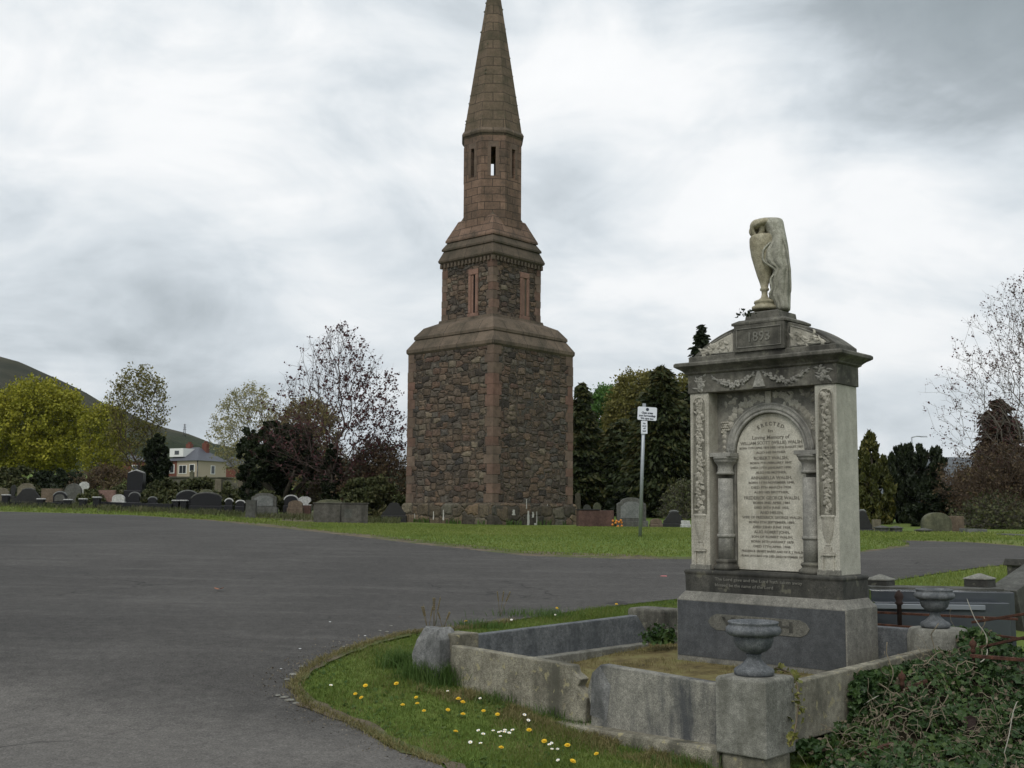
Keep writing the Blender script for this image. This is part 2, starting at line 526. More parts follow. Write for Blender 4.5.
M['ashlar'] = ashlar('ashlar', (.15, .10, .072), (.24, .16, .115), (.07, .058, .045))
M['spire'] = ashlar('spire', (.11, .086, .06), (.19, .14, .098), (.068, .062, .04), .8, .38)
M['quoin'] = ashlar('quoin', (.19, .095, .07), (.25, .145, .105), (.12, .08, .06), 1.2, .33)
M['course'] = ashlar('course', (.105, .084, .062), (.175, .135, .10), (.058, .052, .038), .9, 3)
M['window_dressing'] = stone('window_dressing', (.27, .16, .12), (.2, .12, .09), (.08, .06, .05), .4, 2)
M['dark_fill'] = plain('dark_fill', (.012, .011, .01), .95, 0, .05)
M['whitewash'] = plain('whitewash', (.45, .44, .4), .9, 0, .1)

M['marble'] = stone('marble', (.46, .435, .36), (.58, .56, .48), (.24, .22, .165), .7, 3.2, .7, .15, .003, mott=.22)
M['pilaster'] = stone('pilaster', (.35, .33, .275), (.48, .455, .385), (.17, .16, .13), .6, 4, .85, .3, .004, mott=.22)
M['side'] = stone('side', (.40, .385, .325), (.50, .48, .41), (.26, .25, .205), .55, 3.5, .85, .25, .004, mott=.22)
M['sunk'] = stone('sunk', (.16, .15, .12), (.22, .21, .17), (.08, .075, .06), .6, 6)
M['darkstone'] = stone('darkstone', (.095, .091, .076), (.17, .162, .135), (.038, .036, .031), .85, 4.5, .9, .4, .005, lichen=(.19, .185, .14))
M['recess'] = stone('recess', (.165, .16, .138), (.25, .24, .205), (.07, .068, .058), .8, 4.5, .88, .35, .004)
M['column'] = stone('column', (.24, .235, .21), (.34, .33, .29), (.11, .105, .095), .7, 4, .8, .3, .003)
M['granite'] = stone('granite', (.058, .062, .066), (.088, .092, .096), (.035, .037, .038), .5, 3, .55, .2, .002, lichen=None, spec=.4)
M['granite_edge'] = stone('granite_edge', (.17, .165, .145), (.235, .225, .195), (.085, .085, .075), .6, 5, .85, .3, .003)
M['plinth'] = stone('plinth', (.045, .045, .04), (.085, .082, .07), (.022, .022, .02), .8, 3.5, .75, .3, .003, lichen=(.15, .145, .11))
M['urnstone'] = stone('urnstone', (0.280, 0.250, 0.165), (0.400, 0.370, 0.270), (0.130, 0.120, 0.080), .6, 7, .85, .35, .004)
M['urnlight'] = stone('urnlight', (.30, .295, .235), (.43, .42, .35), (.15, .145, .115), .55, 7, .85, .35, .004)
M['kerb_stained'] = stone('kerb_stained', (.19, .185, .16), (.29, .28, .24), (.05, .055, .062), .85, 7.5, .9, .6, .01, mott=.35)
M['concrete'] = stone('concrete', (0.177, 0.175, 0.151), (0.283, 0.277, 0.242), (0.100, 0.098, 0.080), .6, 7, .92, .8, .008)
M['kerb'] = stone('kerb', (0.163, 0.150, 0.115), (0.294, 0.275, 0.213), (0.075, 0.073, 0.057), .85, 5, .92, .5, .008, lichen=(0.350, 0.312, 0.175))
M['greystone'] = stone('greystone', (.15, .152, .148), (.25, .25, .24), (.07, .072, .07), .7, 7, .9, .7, .012)
M['bluestone'] = stone('bluestone', (.105, .112, .118), (.175, .184, .19), (.06, .068, .075), .6, 9, .8, .4, .004)
M['inscr'] = plain('inscr', (.15, .14, .115), .8, 0, .2, .5, 30)
M['inscr_pale'] = plain('inscr_pale', (.20, .195, .17), .8, 0, .2)
M['inscr_gold'] = plain('inscr_gold', (.13, .13, .11), .7, 0, .3)
M['cartouche'] = stone('cartouche', (.115, .112, .095), (.15, .145, .125), (.08, .08, .07), .5, 8)

GS = {
    'tan': ((.12, .106, .075), (.17, .15, .11)), 'grey': ((.08, .08, .07), (.125, .125, .113)), 'palegrey': ((.13, .137, .13), (.19, .196, .186)),
    'brown': ((.12, .092, .066), (.17, .13, .095)), 'pink': ((.19, .12, .10), (.24, .155, .13)), 'white': ((.4, .4, .38), (.55, .55, .53)),
    'mossy': ((.085, .09, .058), (.135, .135, .085)), 'redbrown': ((.075, .045, .037), (.11, .065, .052))}
for k, (a_, b_) in GS.items(): M['gs_' + k] = stone('gs_' + k, a_, b_, tuple(x * .4 for x in a_), .6, 3, .9, .5, .01)
M['gs_trough'] = stone('gs_trough', (.07, .065, .055), (.12, .112, .098), (.035, .033, .03), .7, 3, .9, .5, .01)
M['gs_black'] = plain('gs_black', (.016, .016, .018), .35, 0, .2, .3)
M['gs_charcoal'] = plain('gs_charcoal', (.026, .026, .025), .6, 0, .2, .4)

M['galv'] = plain('galv', (.36, .38, .4), .45, .7, .5, .15, 20)
M['signwhite'] = plain('signwhite', (.74, .76, .82), .4, 0, .4, .03)
M['signink'] = plain('signink', (.03, .035, .06), .5)
M['rust'] = stone('rust', (.06, .028, .02), (.105, .048, .03), (.03, .017, .013), .6, 20, .9, .6, .003)
M['rustdark'] = plain('rustdark', (.03, .018, .015), .8, 0, .3, .4, 20)
M['polished'] = plain('polished', (.06, .068, .078), .12, 0, .6, .15)
M['sky_sheen'] = plain('sky_sheen', (.2, .22, .24), .2, 0, .5, .1)  # pale tone stands in for sky reflected in the polished stone
M['bark'] = stone('bark', (.06, .05, .04), (.1, .085, .065), (.03, .028, .022), .5, 4, .95, .8, .02)
M['bark_twig'] = plain('bark_twig', (.10, .072, .065), .9, 0, .15, .3, 3)
M['bark_red'] = plain('bark_red', (.085, .06, .046), .9, 0, .15, .35, 3)
M['bark_pale'] = plain('bark_pale', (.17, .155, .13), .9, 0, .15, .3, 3)
M['twig'] = plain('twig', (.15, .12, .085), .9, 0, .15, .35, 10)
M['deadvine'] = plain('deadvine', (.2, .17, .12), .9, 0, .15, .4, 6)
M['deadvine_pale'] = plain('deadvine_pale', (.42, .4, .34), .8, 0, .15, .2, 6)
M['brick'] = plain('brick', (.15, .058, .042), .9, 0, .2, .25, 2)
M['render'] = plain('render', (.38, .325, .25), .9, 0, .2, .1, 1)
M['slate'] = plain('slate', (.085, .09, .105), .6, 0, .4, .2, 3)
M['whitepaint'] = plain('whitepaint', (.72, .72, .7), .5, 0, .4, .05)
M['glass'] = plain('glass', (.03, .035, .04), .08, 0, .6, .1)
M['wall_stone'] = stone('wall_stone', (.10, .095, .08), (.16, .15, .12), (.06, .06, .045), .6, 1, .95, .5, .03)
M['tyre'] = plain('tyre', (.02, .02, .02), .8)
M['petal_y'] = plain('petal_y', (.78, .52, .03), .6, 0, .3, .15, 60)
M['petal_w'] = plain('petal_w', (.8, .8, .78), .6, 0, .3, .05)
M['stem_g'] = plain('stem_g', (.1, .16, .04), .7)
M['dryleaf'] = plain('dryleaf', (.34, .12, .05), .7, 0, .3, .3, 40)
M['litter'] = plain('litter', (.65, .66, .66), .6)
M['pinkflower'] = plain('pinkflower', (.6, .2, .2), .7)
M['orangeflower'] = plain('orangeflower', (.6, .22, .03), .7)

M['leaf_yg'] = leafmat('leaf_yg', [(0, (0.125, 0.138, 0.015)), (.45, (0.250, 0.250, 0.025)), (.8, (0.375, 0.350, 0.037)), (1, (0.450, 0.400, 0.062))], clump=.35)
M['leaf_ochre'] = leafmat('leaf_ochre', [(0, (.09, .07, .025)), (.5, (.19, .155, .06)), (1, (.28, .23, .10))], clump=.4)
M['leaf_redconifer'] = leafmat('leaf_redconifer', [(0, (.02, .012, .008)), (.5, (.045, .026, .016)), (1, (.075, .05, .026))], trans=.08, clump=.5)
M['leaf_olive'] = leafmat('leaf_olive', [(0, (.07, .07, .018)), (.5, (.15, .14, .035)), (1, (.26, .22, .07))], clump=.35)
M['leaf_pale'] = leafmat('leaf_pale', [(0, (.16, .15, .06)), (.5, (.28, .26, .12)), (1, (.38, .35, .19))], clump=.4)
M['leaf_bright'] = leafmat('leaf_bright', [(0, (.03, .07, .012)), (.5, (.07, .15, .03)), (1, (.13, .23, .05))], clump=.4)
M['leaf_dark'] = leafmat('leaf_dark', [(0, (.006, .011, .004)), (.5, (.016, .025, .009)), (.85, (.032, .043, .014)), (1, (.055, .06, .02))], trans=.08, clump=.6)
M['leaf_conifer'] = leafmat('leaf_conifer', [(0, (0.012, 0.022, 0.007)), (.5, (0.032, 0.043, 0.012)), (.85, (0.072, 0.066, 0.018)), (1, (0.120, 0.090, 0.029))], trans=.08, clump=.5)
M['leaf_golden'] = leafmat('leaf_golden', [(0, (0.025, 0.031, 0.007)), (.5, (0.062, 0.069, 0.015)), (1, (0.150, 0.125, 0.025))], trans=.1, clump=.6)
M['leaf_copper'] = leafmat('leaf_copper', [(0, (.035, .014, .016)), (.5, (.07, .025, .027)), (1, (.13, .05, .042))], trans=.15, clump=.5)
M['leaf_brown'] = leafmat('leaf_brown', [(0, (.045, .03, .016)), (.5, (.09, .06, .032)), (1, (.14, .11, .055))], trans=.1, clump=.5)
M['leaf_bush'] = leafmat('leaf_bush', [(0, (.03, .04, .015)), (.5, (.07, .08, .03)), (.8, (.12, .115, .05)), (1, (.17, .14, .075))], trans=.1, clump=.6)
M['leaf_ivy'] = leafmat('leaf_ivy', [(0, (0.013, 0.029, 0.009)), (.4, (0.031, 0.064, 0.018)), (.75, (0.055, 0.094, 0.026)), (.93, (0.094, 0.132, 0.039)), (1, (0.176, 0.187, 0.055))], trans=.12, rough=.42, clump=2.5)
M['leaf_ivy_yellow'] = leafmat('leaf_ivy_yellow', [(0, (.1, .12, .03)), (1, (.3, .27, .08))], trans=.15, clump=3)
M['leaf_litter'] = leafmat('leaf_litter', [(0, (.06, .045, .03)), (.5, (.13, .105, .07)), (1, (.24, .2, .14))], trans=.1, clump=3)
M['lawn'] = leafmat('lawn', [(0, (0.095, 0.140, 0.027)), (.45, (0.146, 0.196, 0.038)), (.8, (0.207, 0.241, 0.056)), (1, (0.280, 0.269, 0.101))], trans=.3, clump=.35)
M['rough'] = leafmat('rough', [(0, (.04, .055, .018)), (.5, (.08, .09, .035)), (1, (.15, .13, .07))], trans=.2, clump=.8)
M['grit'] = leafmat('grit', [(0, (.05, .04, .03)), (.5, (.14, .12, .09)), (1, (.3, .27, .22))], trans=0)
M['grass'] = leafmat('grass_blade', [(0, (.058, .10, .016)), (.35, (.10, .15, .024)), (.6, (.14, .185, .038)), (.8, (.17, .175, .055)), (.92, (.24, .2, .09)), (1, (.32, .26, .15))], trans=.3, clump=1.1)
M['grass_dry'] = leafmat('grass_dry', [(0, (.08, .075, .025)), (.5, (.2, .175, .07)), (.8, (.27, .23, .11)), (1, (.1, .14, .03))], trans=.2, clump=2.5)
M['grass_tall'] = leafmat('grass_tall', [(0, (.04, .085, .018)), (.5, (.075, .135, .03)), (.85, (.12, .18, .05)), (1, (.24, .22, .12))], trans=.3, clump=3)
M['reed'] = leafmat('reed', [(0, (.14, .11, .06)), (.6, (.22, .18, .1)), (1, (.12, .13, .05))], trans=.2, clump=1)

# ------------------------------------------------------------------ ground, road, hills
xs = np.unique(np.concatenate([np.arange(-1.4, 4.6, .08), np.arange(-30, 30.1, .5), np.arange(-100, 100.1, 4), np.array([-3000, -1500, -800, -400, -250, -160, 160, 250, 400, 800, 1500, 3000])]))
ys = np.unique(np.concatenate([np.arange(7.6, 13.4, .08), np.arange(-8, 50.1, .5), np.arange(-40, 240, 4), np.array([-200, -100, 300, 400, 600, 1000, 2000, 4500])]))
TH = .737
FD_ = Vector((-cos(TH), sin(TH), 0)); SD_ = Vector((sin(TH), cos(TH), 0))
NP = Vector((1.70, 8.17, 0))
PF, PS = 3.12, 3.20


def soil_z(q, s_): return .095 + .15 * s_ / PS


def g_mesh(x, y):
    z = G(x, y)
    if -2 < x < 5 and 7 < y < 14:
        r = Vector((x, y, 0)) - NP; q = r.dot(FD_); s_ = r.dot(SD_)
        if 0 < q < PF and 0 < s_ < PS: z = min(z, soil_z(q, s_) - .06)
    return z


V = np.array([(x, y, g_mesh(x, y)) for y in ys for x in xs])
nx = len(xs); F = []
for j in range(len(ys) - 1):
    for i in range(nx - 1):
        a = j * nx + i; F.append((a, a + 1, a + nx + 1, a + nx))
tag(np_mesh('ground', V, F, M['ground'], smooth=True), kind='structure')


def resample(poly, step):
    out = []
    for i in range(len(poly)):
        a = Vector(poly[i]); b = Vector(poly[(i + 1) % len(poly)])
        n = max(1, int((b - a).length / step))
        for k in range(n): out.append(tuple(a.lerp(b, k / n)))
    return out


def inside(poly, x, y):
    c = False; n = len(poly); j = n - 1
    for i in range(n):
        xi, yi = poly[i]; xj, yj = poly[j]
        if (yi > y) != (yj > y) and x < (xj - xi) * (y - yi) / (yj - yi) + xi: c = not c
        j = i
    return c


def sheet(name, poly, lift, step, mat, kind='structure', jitter=0, edge=0):
    rng = random.Random(5)
    pl = resample(poly, step)
    if jitter: pl = [(x + rng.uniform(-jitter, jitter), y + rng.uniform(-jitter, jitter)) for x, y in pl]
    pts = [Vector(p) for p in pl]; n = len(pts)
    x0 = min(p.x for p in pts); x1 = max(p.x for p in pts); y0 = min(p.y for p in pts); y1 = max(p.y for p in pts)
    gx = x0
    while gx < x1:
        gy = y0
        while gy < y1:
            if inside(pl, gx, gy): pts.append(Vector((gx + rng.uniform(-.05, .05), gy + rng.uniform(-.05, .05))))
            gy += max(step, .6) * (1 if gy < 30 else 2)
        gx += max(step, .6)
    vs, es, fs, *_ = delaunay_2d_cdt(pts, [(i, (i + 1) % n) for i in range(n)], [list(range(n))], 1, 1e-5)
    fs = [f for f in fs]
    me = bpy.data.meshes.new(name)
    me.from_pydata([(v.x, v.y, G(v.x, v.y) + lift) for v in vs], [], fs)
    me.polygons.foreach_set('use_smooth', [True] * len(me.polygons))
    me.materials.append(mat)
    me.update()
    if me.polygons and sum(p.normal.z for p in me.polygons) < 0: me.flip_normals()
    o = bpy.data.objects.new(name, me); COL.objects.link(o)
    return tag(o, kind=kind) if kind else o


def W2(px, py):
    g = gnd(px, py); return (g.x, g.y)


FAR_EDGE = [(-60, 60), (-40, 56), (-26, 50.5)] + [W2(*p) for p in [(0, 512), (60, 513.3), (130, 515.5), (200, 520.2), (263, 526.6), (342, 535.5), (440, 547), (529, 556.5), (618, 559.5), (690, 559.7), (780, 557.5), (860, 553), (911, 547), (905, 541.5), (969, 543), (1024, 547)]] + [(16, 24.5), (40, 27)]
VERGE = [(40, 24), (16, 21.5)] + [W2(*p) for p in [(1024, 562.5), (998, 566), (959, 571), (896, 580), (870, 583.5), (780, 591), (700, 598), (650, 603), (615, 607), (571, 613), (511, 622), (468, 629), (406, 634.5), (368, 644), (326, 659), (303, 672), (290, 688), (303, 706), (355, 728), (395, 750), (440, 766)]] + [(.35, 6.3), (1.5, 4.5), (4, 1.5), (5, -4), (5, -12)]
road_poly = FAR_EDGE + VERGE + [(-30, -12), (-60, 0)]
sheet('road', road_poly, .012, .6, M['asphalt'], jitter=.035)
far_in = [(x, y) for x, y in FAR_EDGE]
dw = lambda x: 1.3 if -12 < x < 2 else (.5 if x < 6 else .35)
dirt_poly = [(x, y - .1) for x, y in far_in[3:-2]] + [(x, y + dw(x) * (1.4 if -9 < x < -4 else 1)) for x, y in far_in[3:-2]][::-1]
sheet('verge_dirt', [p for p in dirt_poly], .006, .5, M['dirt'], jitter=.12)
sheet('worn_path', [W2(*p) for p in [(225, 527), (312, 527), (318, 518), (300, 512), (250, 516)]] , .008, .5, M['dirt'], jitter=.15)
sheet('gravel_path', [W2(*p) for p in [(370, 521.5), (402, 522.5), (402, 519), (370, 518.3)]], .01, .5, M['dirt'])
# broken soil rim round the tip of the verge
rim = [W2(*p) for p in [(406, 634.5), (368, 644), (326, 659), (303, 672), (288, 688), (300, 707), (355, 728.5), (395, 750.5), (440, 767), (500, 797)]]
rim_in = [(x + .08, y + (.0 if i < 4 else .12) - (.10 if i < 4 else 0)) for i, (x, y) in enumerate(rim)]
sheet('verge_soil', rim + rim_in[::-1], .02, .12, M['dirt'], jitter=.03)


def ridge(name, cols, Yr, Yf, zf, mat, nseg=26, rough=6, seed=0):
    """terrain rising from depth Yf (height zf) to a ridge at depth Yr whose crest passes the listed pixels"""
    P_ = []
    pxs = np.arange(cols[0][0], cols[-1][0] + 1, (cols[-1][0] - cols[0][0]) / 120)
    for px in pxs:
        py = np.interp(px, [c[0] for c in cols], [c[1] for c in cols])
        P_.append(at(px, py, Yr))
    V = []; F = []
    for i, p in enumerate(P_):
        for k in range(nseg + 14):
            t = k / nseg
            if t <= 1:
                y = Yf + (Yr - Yf) * t
                z = zf + (p.z - zf) * (t ** 1.25)
            else:
                y = Yr + (Yr - Yf) * (t - 1); z = p.z - (p.z - zf) * ((t - 1) ** 1.5) * .9
            x = p.x * (.55 + .45 * t) if abs(p.x) > 1 else p.x
            nz = mnoise.fractal(Vector((x * .012 + seed, y * .012, 0)), 1, 2, 5) * rough * min(1, abs(1 - t) * 5) * min(1, t * 4)
            V.append((x, y, z + nz))
    n = nseg + 14
    for i in range(len(P_) - 1):
        for k in range(n - 1): F.append((i * n + k, (i + 1) * n + k, (i + 1) * n + k + 1, i * n + k + 1))
    return tag(np_mesh(name, V, F, mat, smooth=True), kind='structure')


ridge('hill', [(-500, 300), (-260, 318), (-120, 330), (-40, 345), (0, 356.5), (20, 362), (42, 372), (60, 380), (85, 392), (103, 403), (125, 411), (150, 423), (170, 429), (186, 433), (215, 444), (235, 448), (260, 450), (300, 453), (350, 460), (420, 474), (520, 492)], 900, 280, 7, M['hill'], seed=3, rough=9)
ridge('distant_hill', [(560, 505), (700, 480), (820, 466), (880, 461), (925, 457.5), (950, 457), (980, 458), (1030, 462), (1150, 470), (1400, 490)], 3200, 1500, 5, M['farhill_hazed'], rough=25, seed=8)

# ------------------------------------------------------------------ stone tower with spire
TY = 44.0
TX = -.822
TB = G(TX, TY) - .05
TRZ = -.737
z_ = lambda py, px=406: at(px, py, TY + .1).z - TB
tower = thing('tower', 'tall brown rubble stone tower topped by an octagonal belfry shaft and pointed spire', 'tower', (TX, TY, TB), TRZ)


def tstack(name, levels, mat, **k):
    b = MB(); b.square_stack([(a, a, z) for a, z in levels])
    return b.build(name, mat, tower, uv=True, **k)


zp = z_(505.5)
tstack('plinth', [(2.357, -.4), (2.357, zp), (2.30, zp + .09), (2.26, zp + .1)], M['rubble_low'])
zb_ = z_(354.5)
tstack('body_wall', [(2.235, zp + .05), (2.235, zb_)], M['rubble'])
# quoins: L-shaped corner blocks
m, B = new_mat('quoin_blocks')
geo = B.n('ShaderNodeNewGeometry')
c = B.ramp(geo.outputs['Random Per Island'], [(0, (.13, .082, .062)), (.3, (.18, .108, .082)), (.55, (.15, .112, .084)), (.75, (.2, .13, .098)), (.9, (.125, .095, .074)), (1, (.235, .17, .128))])
co = obj_co(B)
c = B.mix(.55, c, B.mix(B.ramp(B.noise(co, 6, 6, .7), [(.3, 0.0), (.7, 1.0)]), .5, 1.4), 'MULTIPLY')
c = B.mix(B.ramp(B.noise(co, .8, 5, .6), [(.45, 0.0), (.7, .5)]), c, (.07, .058, .045))
M['quoin'] = finish(m, B, c, .92, B.noise(co, 14, 6, .7), .8, .02, spec=.15)


def quoins(half, z0, z1, h, wa, wb, proud, seed):
    rng = random.Random(seed)
    for sx_, sy_ in ((1, -1), (-1, -1), (1, 1), (-1, 1)):
        b = MB(); z = z0; k = 0
        while z < z1 - .05:
            hh = min(h * rng.uniform(.85, 1.15), z1 - z)
            if z1 - z - hh < .12: hh = z1 - z
            a1, a2 = (wa, wb) if k % 2 else (wb, wa)
            a1 *= rng.uniform(.92, 1.08); a2 *= rng.uniform(.92, 1.08)
            o = half + proud * rng.uniform(.5, 1.4); i = half - .05
            poly = [(o, o), (o, o - a1), (i, o - a1), (i, i), (o - a2, i), (o - a2, o)]
            poly = [(x * sx_, y * sy_) for x, y in poly]
            if sx_ * sy_ < 0: poly = poly[::-1]
            b.rings([[(x, y, z + .006) for x, y in poly[::-1]], [(x, y, z + hh - .006) for x, y in poly[::-1]]])
            z += hh; k += 1
        b.build('quoin', M['quoin'], tower)


quoins(2.235, zp + .1, zb_ - .01, .36, .42, .30, .016, 1)
l1 = z_(351.5); s1 = z_(341.5)
tstack('lower_coping', [(2.24, zb_ - .08), (2.30, zb_), (2.305, l1), (2.06, s1)], M['course'])
l2 = z_(338.5); s2 = z_(329.5)
tstack('upper_coping', [(2.02, s1 - .02), (2.10, s1 + .015), (2.10, l2), (1.84, s2), (1.44, z_(324.5)), (1.42, z_(322))], M['course'])
zu = z_(324); zc = z_(266.5)
tstack('upper_wall', [(1.342, zu), (1.342, zc)], M['rubble_up'])
quoins(1.342, zu + .03, zc - .02, .30, .32, .24, .016, 5)
# narrow windows in the upper stage
for face in range(4):
    ang = face * pi / 2
    R_ = Matrix.Rotation(ang, 3, 'Z')
    off = {0: .34, 1: .42, 2: 0, 3: 0}[face]      # along the face, to the right as seen
    zw0, zw1 = z_(318.5), z_(281.5)
    fr = MB(); vd = MB(); jb = MB()
    y = -1.342
    for (x0, x1, a, b_) in ((-.25, -.115, zw0, zw1), (.115, .25, zw0, zw1), (-.25, .25, zw1 + .003, zw1 + .22), (-.28, .28, zw0 - .14, zw0 - .003)):
        fr.box(off + x0, off + x1, y - .05, y + .1, a, b_)
    vd.box(off + .0, off + .11, y - .008, y + .02, zw0, zw1)
    pk = MB(); pk.box(off - .112, off - .002, y - .012, y + .02, zw0, zw1)
    pk.v = [tuple(R_ @ Vector(p)) for p in pk.v]
    for b in (fr, vd): b.v = [tuple(R_ @ Vector(p)) for p in b.v]
    fo = fr.build('window', M['window_dressing'], tower, bevel=.02)
    pan = stone('panel_pink', (.16, .09, .07), (.12, .075, .06), (.05, .04, .035), .5, 2) if face == 0 else None
    vd.build('opening', M['dark_fill'] if face != 1 else M['course'], fo)  # flat panel, no hole: the slit's darkness is put into its colour
    pk.build('blocking', M['window_dressing'], fo)
# corbel table
b = MB(); zd = z_(270)
for face in range(4):
    R_ = Matrix.Rotation(face * pi / 2, 3, 'Z')
    for k in range(15):
        x = -1.36 + 2.72 * k / 14
        t = MB(); t.box(x - .05, x + .05, -1.43, -1.33, zd, zc + .02)
        b.add([tuple(R_ @ Vector(p)) for p in t.v], t.f)
b.build('corbel', M['course'], tower)
ca = z_(264.2); cb = z_(262.6); cc = z_(253)
tstack('cornice', [(1.36, zc - .01), (1.464, ca), (1.475, cb), (1.32, cc)], M['course'])
cd = z_(251); ce = z_(244.5); cf = z_(242.6); cg = z_(223)
tstack('cornice', [(1.28, cc - .02), (1.375, cc + .01), (1.38, cd), (1.225, ce)], M['course'])
tstack('cornice', [(1.19, ce - .02), (1.275, ce + .01), (1.28, cf), (.93, cg), (.90, cg + .02)], M['ashlar'])
AP = 1.115; T8 = math.tan(pi / 8)


def octring(ap, z): return [(ap / cos(pi / 8) * cos(pi / 8 + i * pi / 4), ap / cos(pi / 8) * sin(pi / 8 + i * pi / 4), z) for i in range(8)]


z8a = z_(243); z8b = z_(143); zs0 = z_(183.9); zs1 = z_(155.8)
b = MB()
b.rings([octring(AP, z8a), octring(AP, zs0)])
b.build('belfry_base', M['ashlar'], tower, uv=True)
bw_ = MB(); bt = MB(); TI = .20
for i in range(8):
    R_ = Matrix.Rotation(i * pi / 4, 3, 'Z')
    ho, hi = AP * T8, (AP - TI) * T8; sw = .09
    for poly, (a, c_), tgt in (([(-ho, -AP), (-sw, -AP), (-sw, -AP + TI), (-hi, -AP + TI)], (zs0 - .001, zs1), bw_), ([(sw, -AP), (ho, -AP), (hi, -AP + TI), (sw, -AP + TI)], (zs0 - .001, zs1), bw_)):
        q = [tuple(R_ @ Vector((x, y, 0))) for x, y in poly]
        tgt.rings([[(x, y, a) for x, y, _ in q], [(x, y, c_) for x, y, _ in q]])
bw_.build('belfry_wall', M['ashlar'], tower, uv=True)
b = MB(); b.rings([octring(AP, zs1 - .001), octring(AP, z8b)])
b.build('belfry_head', M['ashlar'], tower, uv=True)
for i in range(8):      # pinkish jambs round each slit
    R_ = Matrix.Rotation(i * pi / 4, 3, 'Z'); t = MB()
    t.box(-.22, -.093, -AP - .012, -AP + .02, zs0, zs1); t.box(.093, .22, -AP - .012, -AP + .02, zs0, zs1); t.box(-.20, .20, -AP - .014, -AP + .02, zs1 + .004, zs1 + .22)
    t.v = [tuple(R_ @ Vector(p)) for p in t.v]
    t.build('window', M['quoin'], tower)
b = MB(); co_ = z_(140); cp = z_(137.2)
b.rings([octring(AP + .0, z8b - .06), octring(AP + .075, z8b + .05), octring(AP + .09, co_), octring(AP + .03, cp)])
b.build('eaves_course', M['course'], tower, uv=True)
# broaches: small pyramids at the corners where square meets octagon
for i in range(4):
    b = MB(); a = pi / 4 + i * pi / 2; r0 = .915 * sqrt(2); zt = z_(216)
    zq = cg - .1
    p0 = (r0 * cos(a), r0 * sin(a), zq); t_ = Vector((-sin(a), cos(a), 0)); c0 = Vector((cos(a), sin(a), 0))
    p1 = c0 * .95 + t_ * .42; p2 = c0 * .95 - t_ * .42; p3 = c0 * 1.055
    b.add([p0, (p1.x, p1.y, zq), (p2.x, p2.y, zq), (p3.x, p3.y, zt)], [(0, 1, 3), (2, 0, 3), (1, 2, 3)])
    b.build('broach', M['course'], tower)
ztop = z_(0, 490)
SB = 1.125; apt = .272; k_ = (SB - apt) / (ztop - cp); ztip = ztop + apt / k_
b = MB()
b.rings([octring(SB - k_ * (z - cp), z) for z in np.linspace(cp, ztip - .15, 14)])
b.build('spire', M['spire'], tower, uv=True)
b = MB(); rngs = random.Random(4)
for j in range(8):      # weathered arris nibs of moss on the spire edges
    for k in range(7):
        z = cp + (ztip - cp) * rngs.uniform(.03, .75); r = (SB - k_ * (z - cp)) / cos(pi / 8); a = pi / 8 + j * pi / 4
        b.ball((r * cos(a), r * sin(a), z), rngs.uniform(.02, .045), 5, 3)
b.build('moss', M['gs_mossy'], tower)['kind'] = 'stuff'
# white lime runs on the plinth
wl = MB(); rw = random.Random(7)
for face, u, z0, h, w_ in ((0, -1.63, .12, .3, .05), (0, -.62, .2, .3, .07), (0, -.1, .18, .38, .09), (1, -1.25, .38, .2, .2), (1, -.45, .02, .52, .16), (1, -.2, .3, .2, .16), (1, .02, .0, .52, .06), (1, -.05, .0, .1, .25), (1, -.55, .62, .35, .05), (1, .62, zp + .02, .05, .05)):
    y = -2.362; n = 7; pts = []
    for i in range(n): pts.append((u + w_ * .5 * rw.uniform(.5, 1.1) * (1 - .5 * i / n), z0 + h * i / (n - 1)))
    lf = [(u - w_ * .5 * rw.uniform(.4, 1.1) * (1 - .5 * i / n), z0 + h * i / (n - 1)) for i in range(n)][::-1]
    t = MB(); t.prism(pts + lf, y - .001, y + .012)
    R_ = Matrix.Rotation(face * pi / 2, 3, 'Z')
    t.v = [tuple(R_ @ Vector(p)) for p in t.v]
    t.build('lime_stain', M['whitewash'], tower)

# ------------------------------------------------------------------ the monument
TH = .737
FW, FD = 1.771, .621
RM = Matrix.Rotation(-TH, 3, 'Z')
morg = Vector((2.931, 10.2, .249)) + RM @ Vector((-FW, 0, 0))
mcen = morg + RM @ Vector((FW / 2, FD / 2, 0))
mon = thing('headstone', 'tall carved grey monument with arched inscribed tablet and side columns on a dark granite base', 'monument', mcen, -TH)
mon.rotation_euler = (0, .004, -TH)
ML = (-FW / 2, -FD / 2, 0)


def mb(b, name, mat, parent=None, bevel=.006, **k):
    if parent is None: return b.build(name, mat, mon, loc=ML, bevel=bevel, **k)
    return b.build(name, mat, parent, bevel=bevel, **k)


def slab(i0, z0, i1=None, z1=None, *more):
    b = MB(); lv = [(i0, z0), (i1, z1)] + list(more)
    b.rings([[(i, i, z), (FW - i, i, z), (FW - i, FD - i, z), (i, FD - i, z)] for i, z in lv])
    return b


Z0, Z1, Z2, Z3, Z4, Z5 = .535, .617, .824, 2.546, 2.732, 2.842
basep = mb(slab(0, -.12, 0, Z0, (.058, Z1)), 'base_block', M['granite_edge'], bevel=.01)
b = MB(); b.box(.014, FW - .014, -.004, .02, .005, Z0 - .008)
mb(b, 'polished_face', M['granite'], basep, bevel=0)
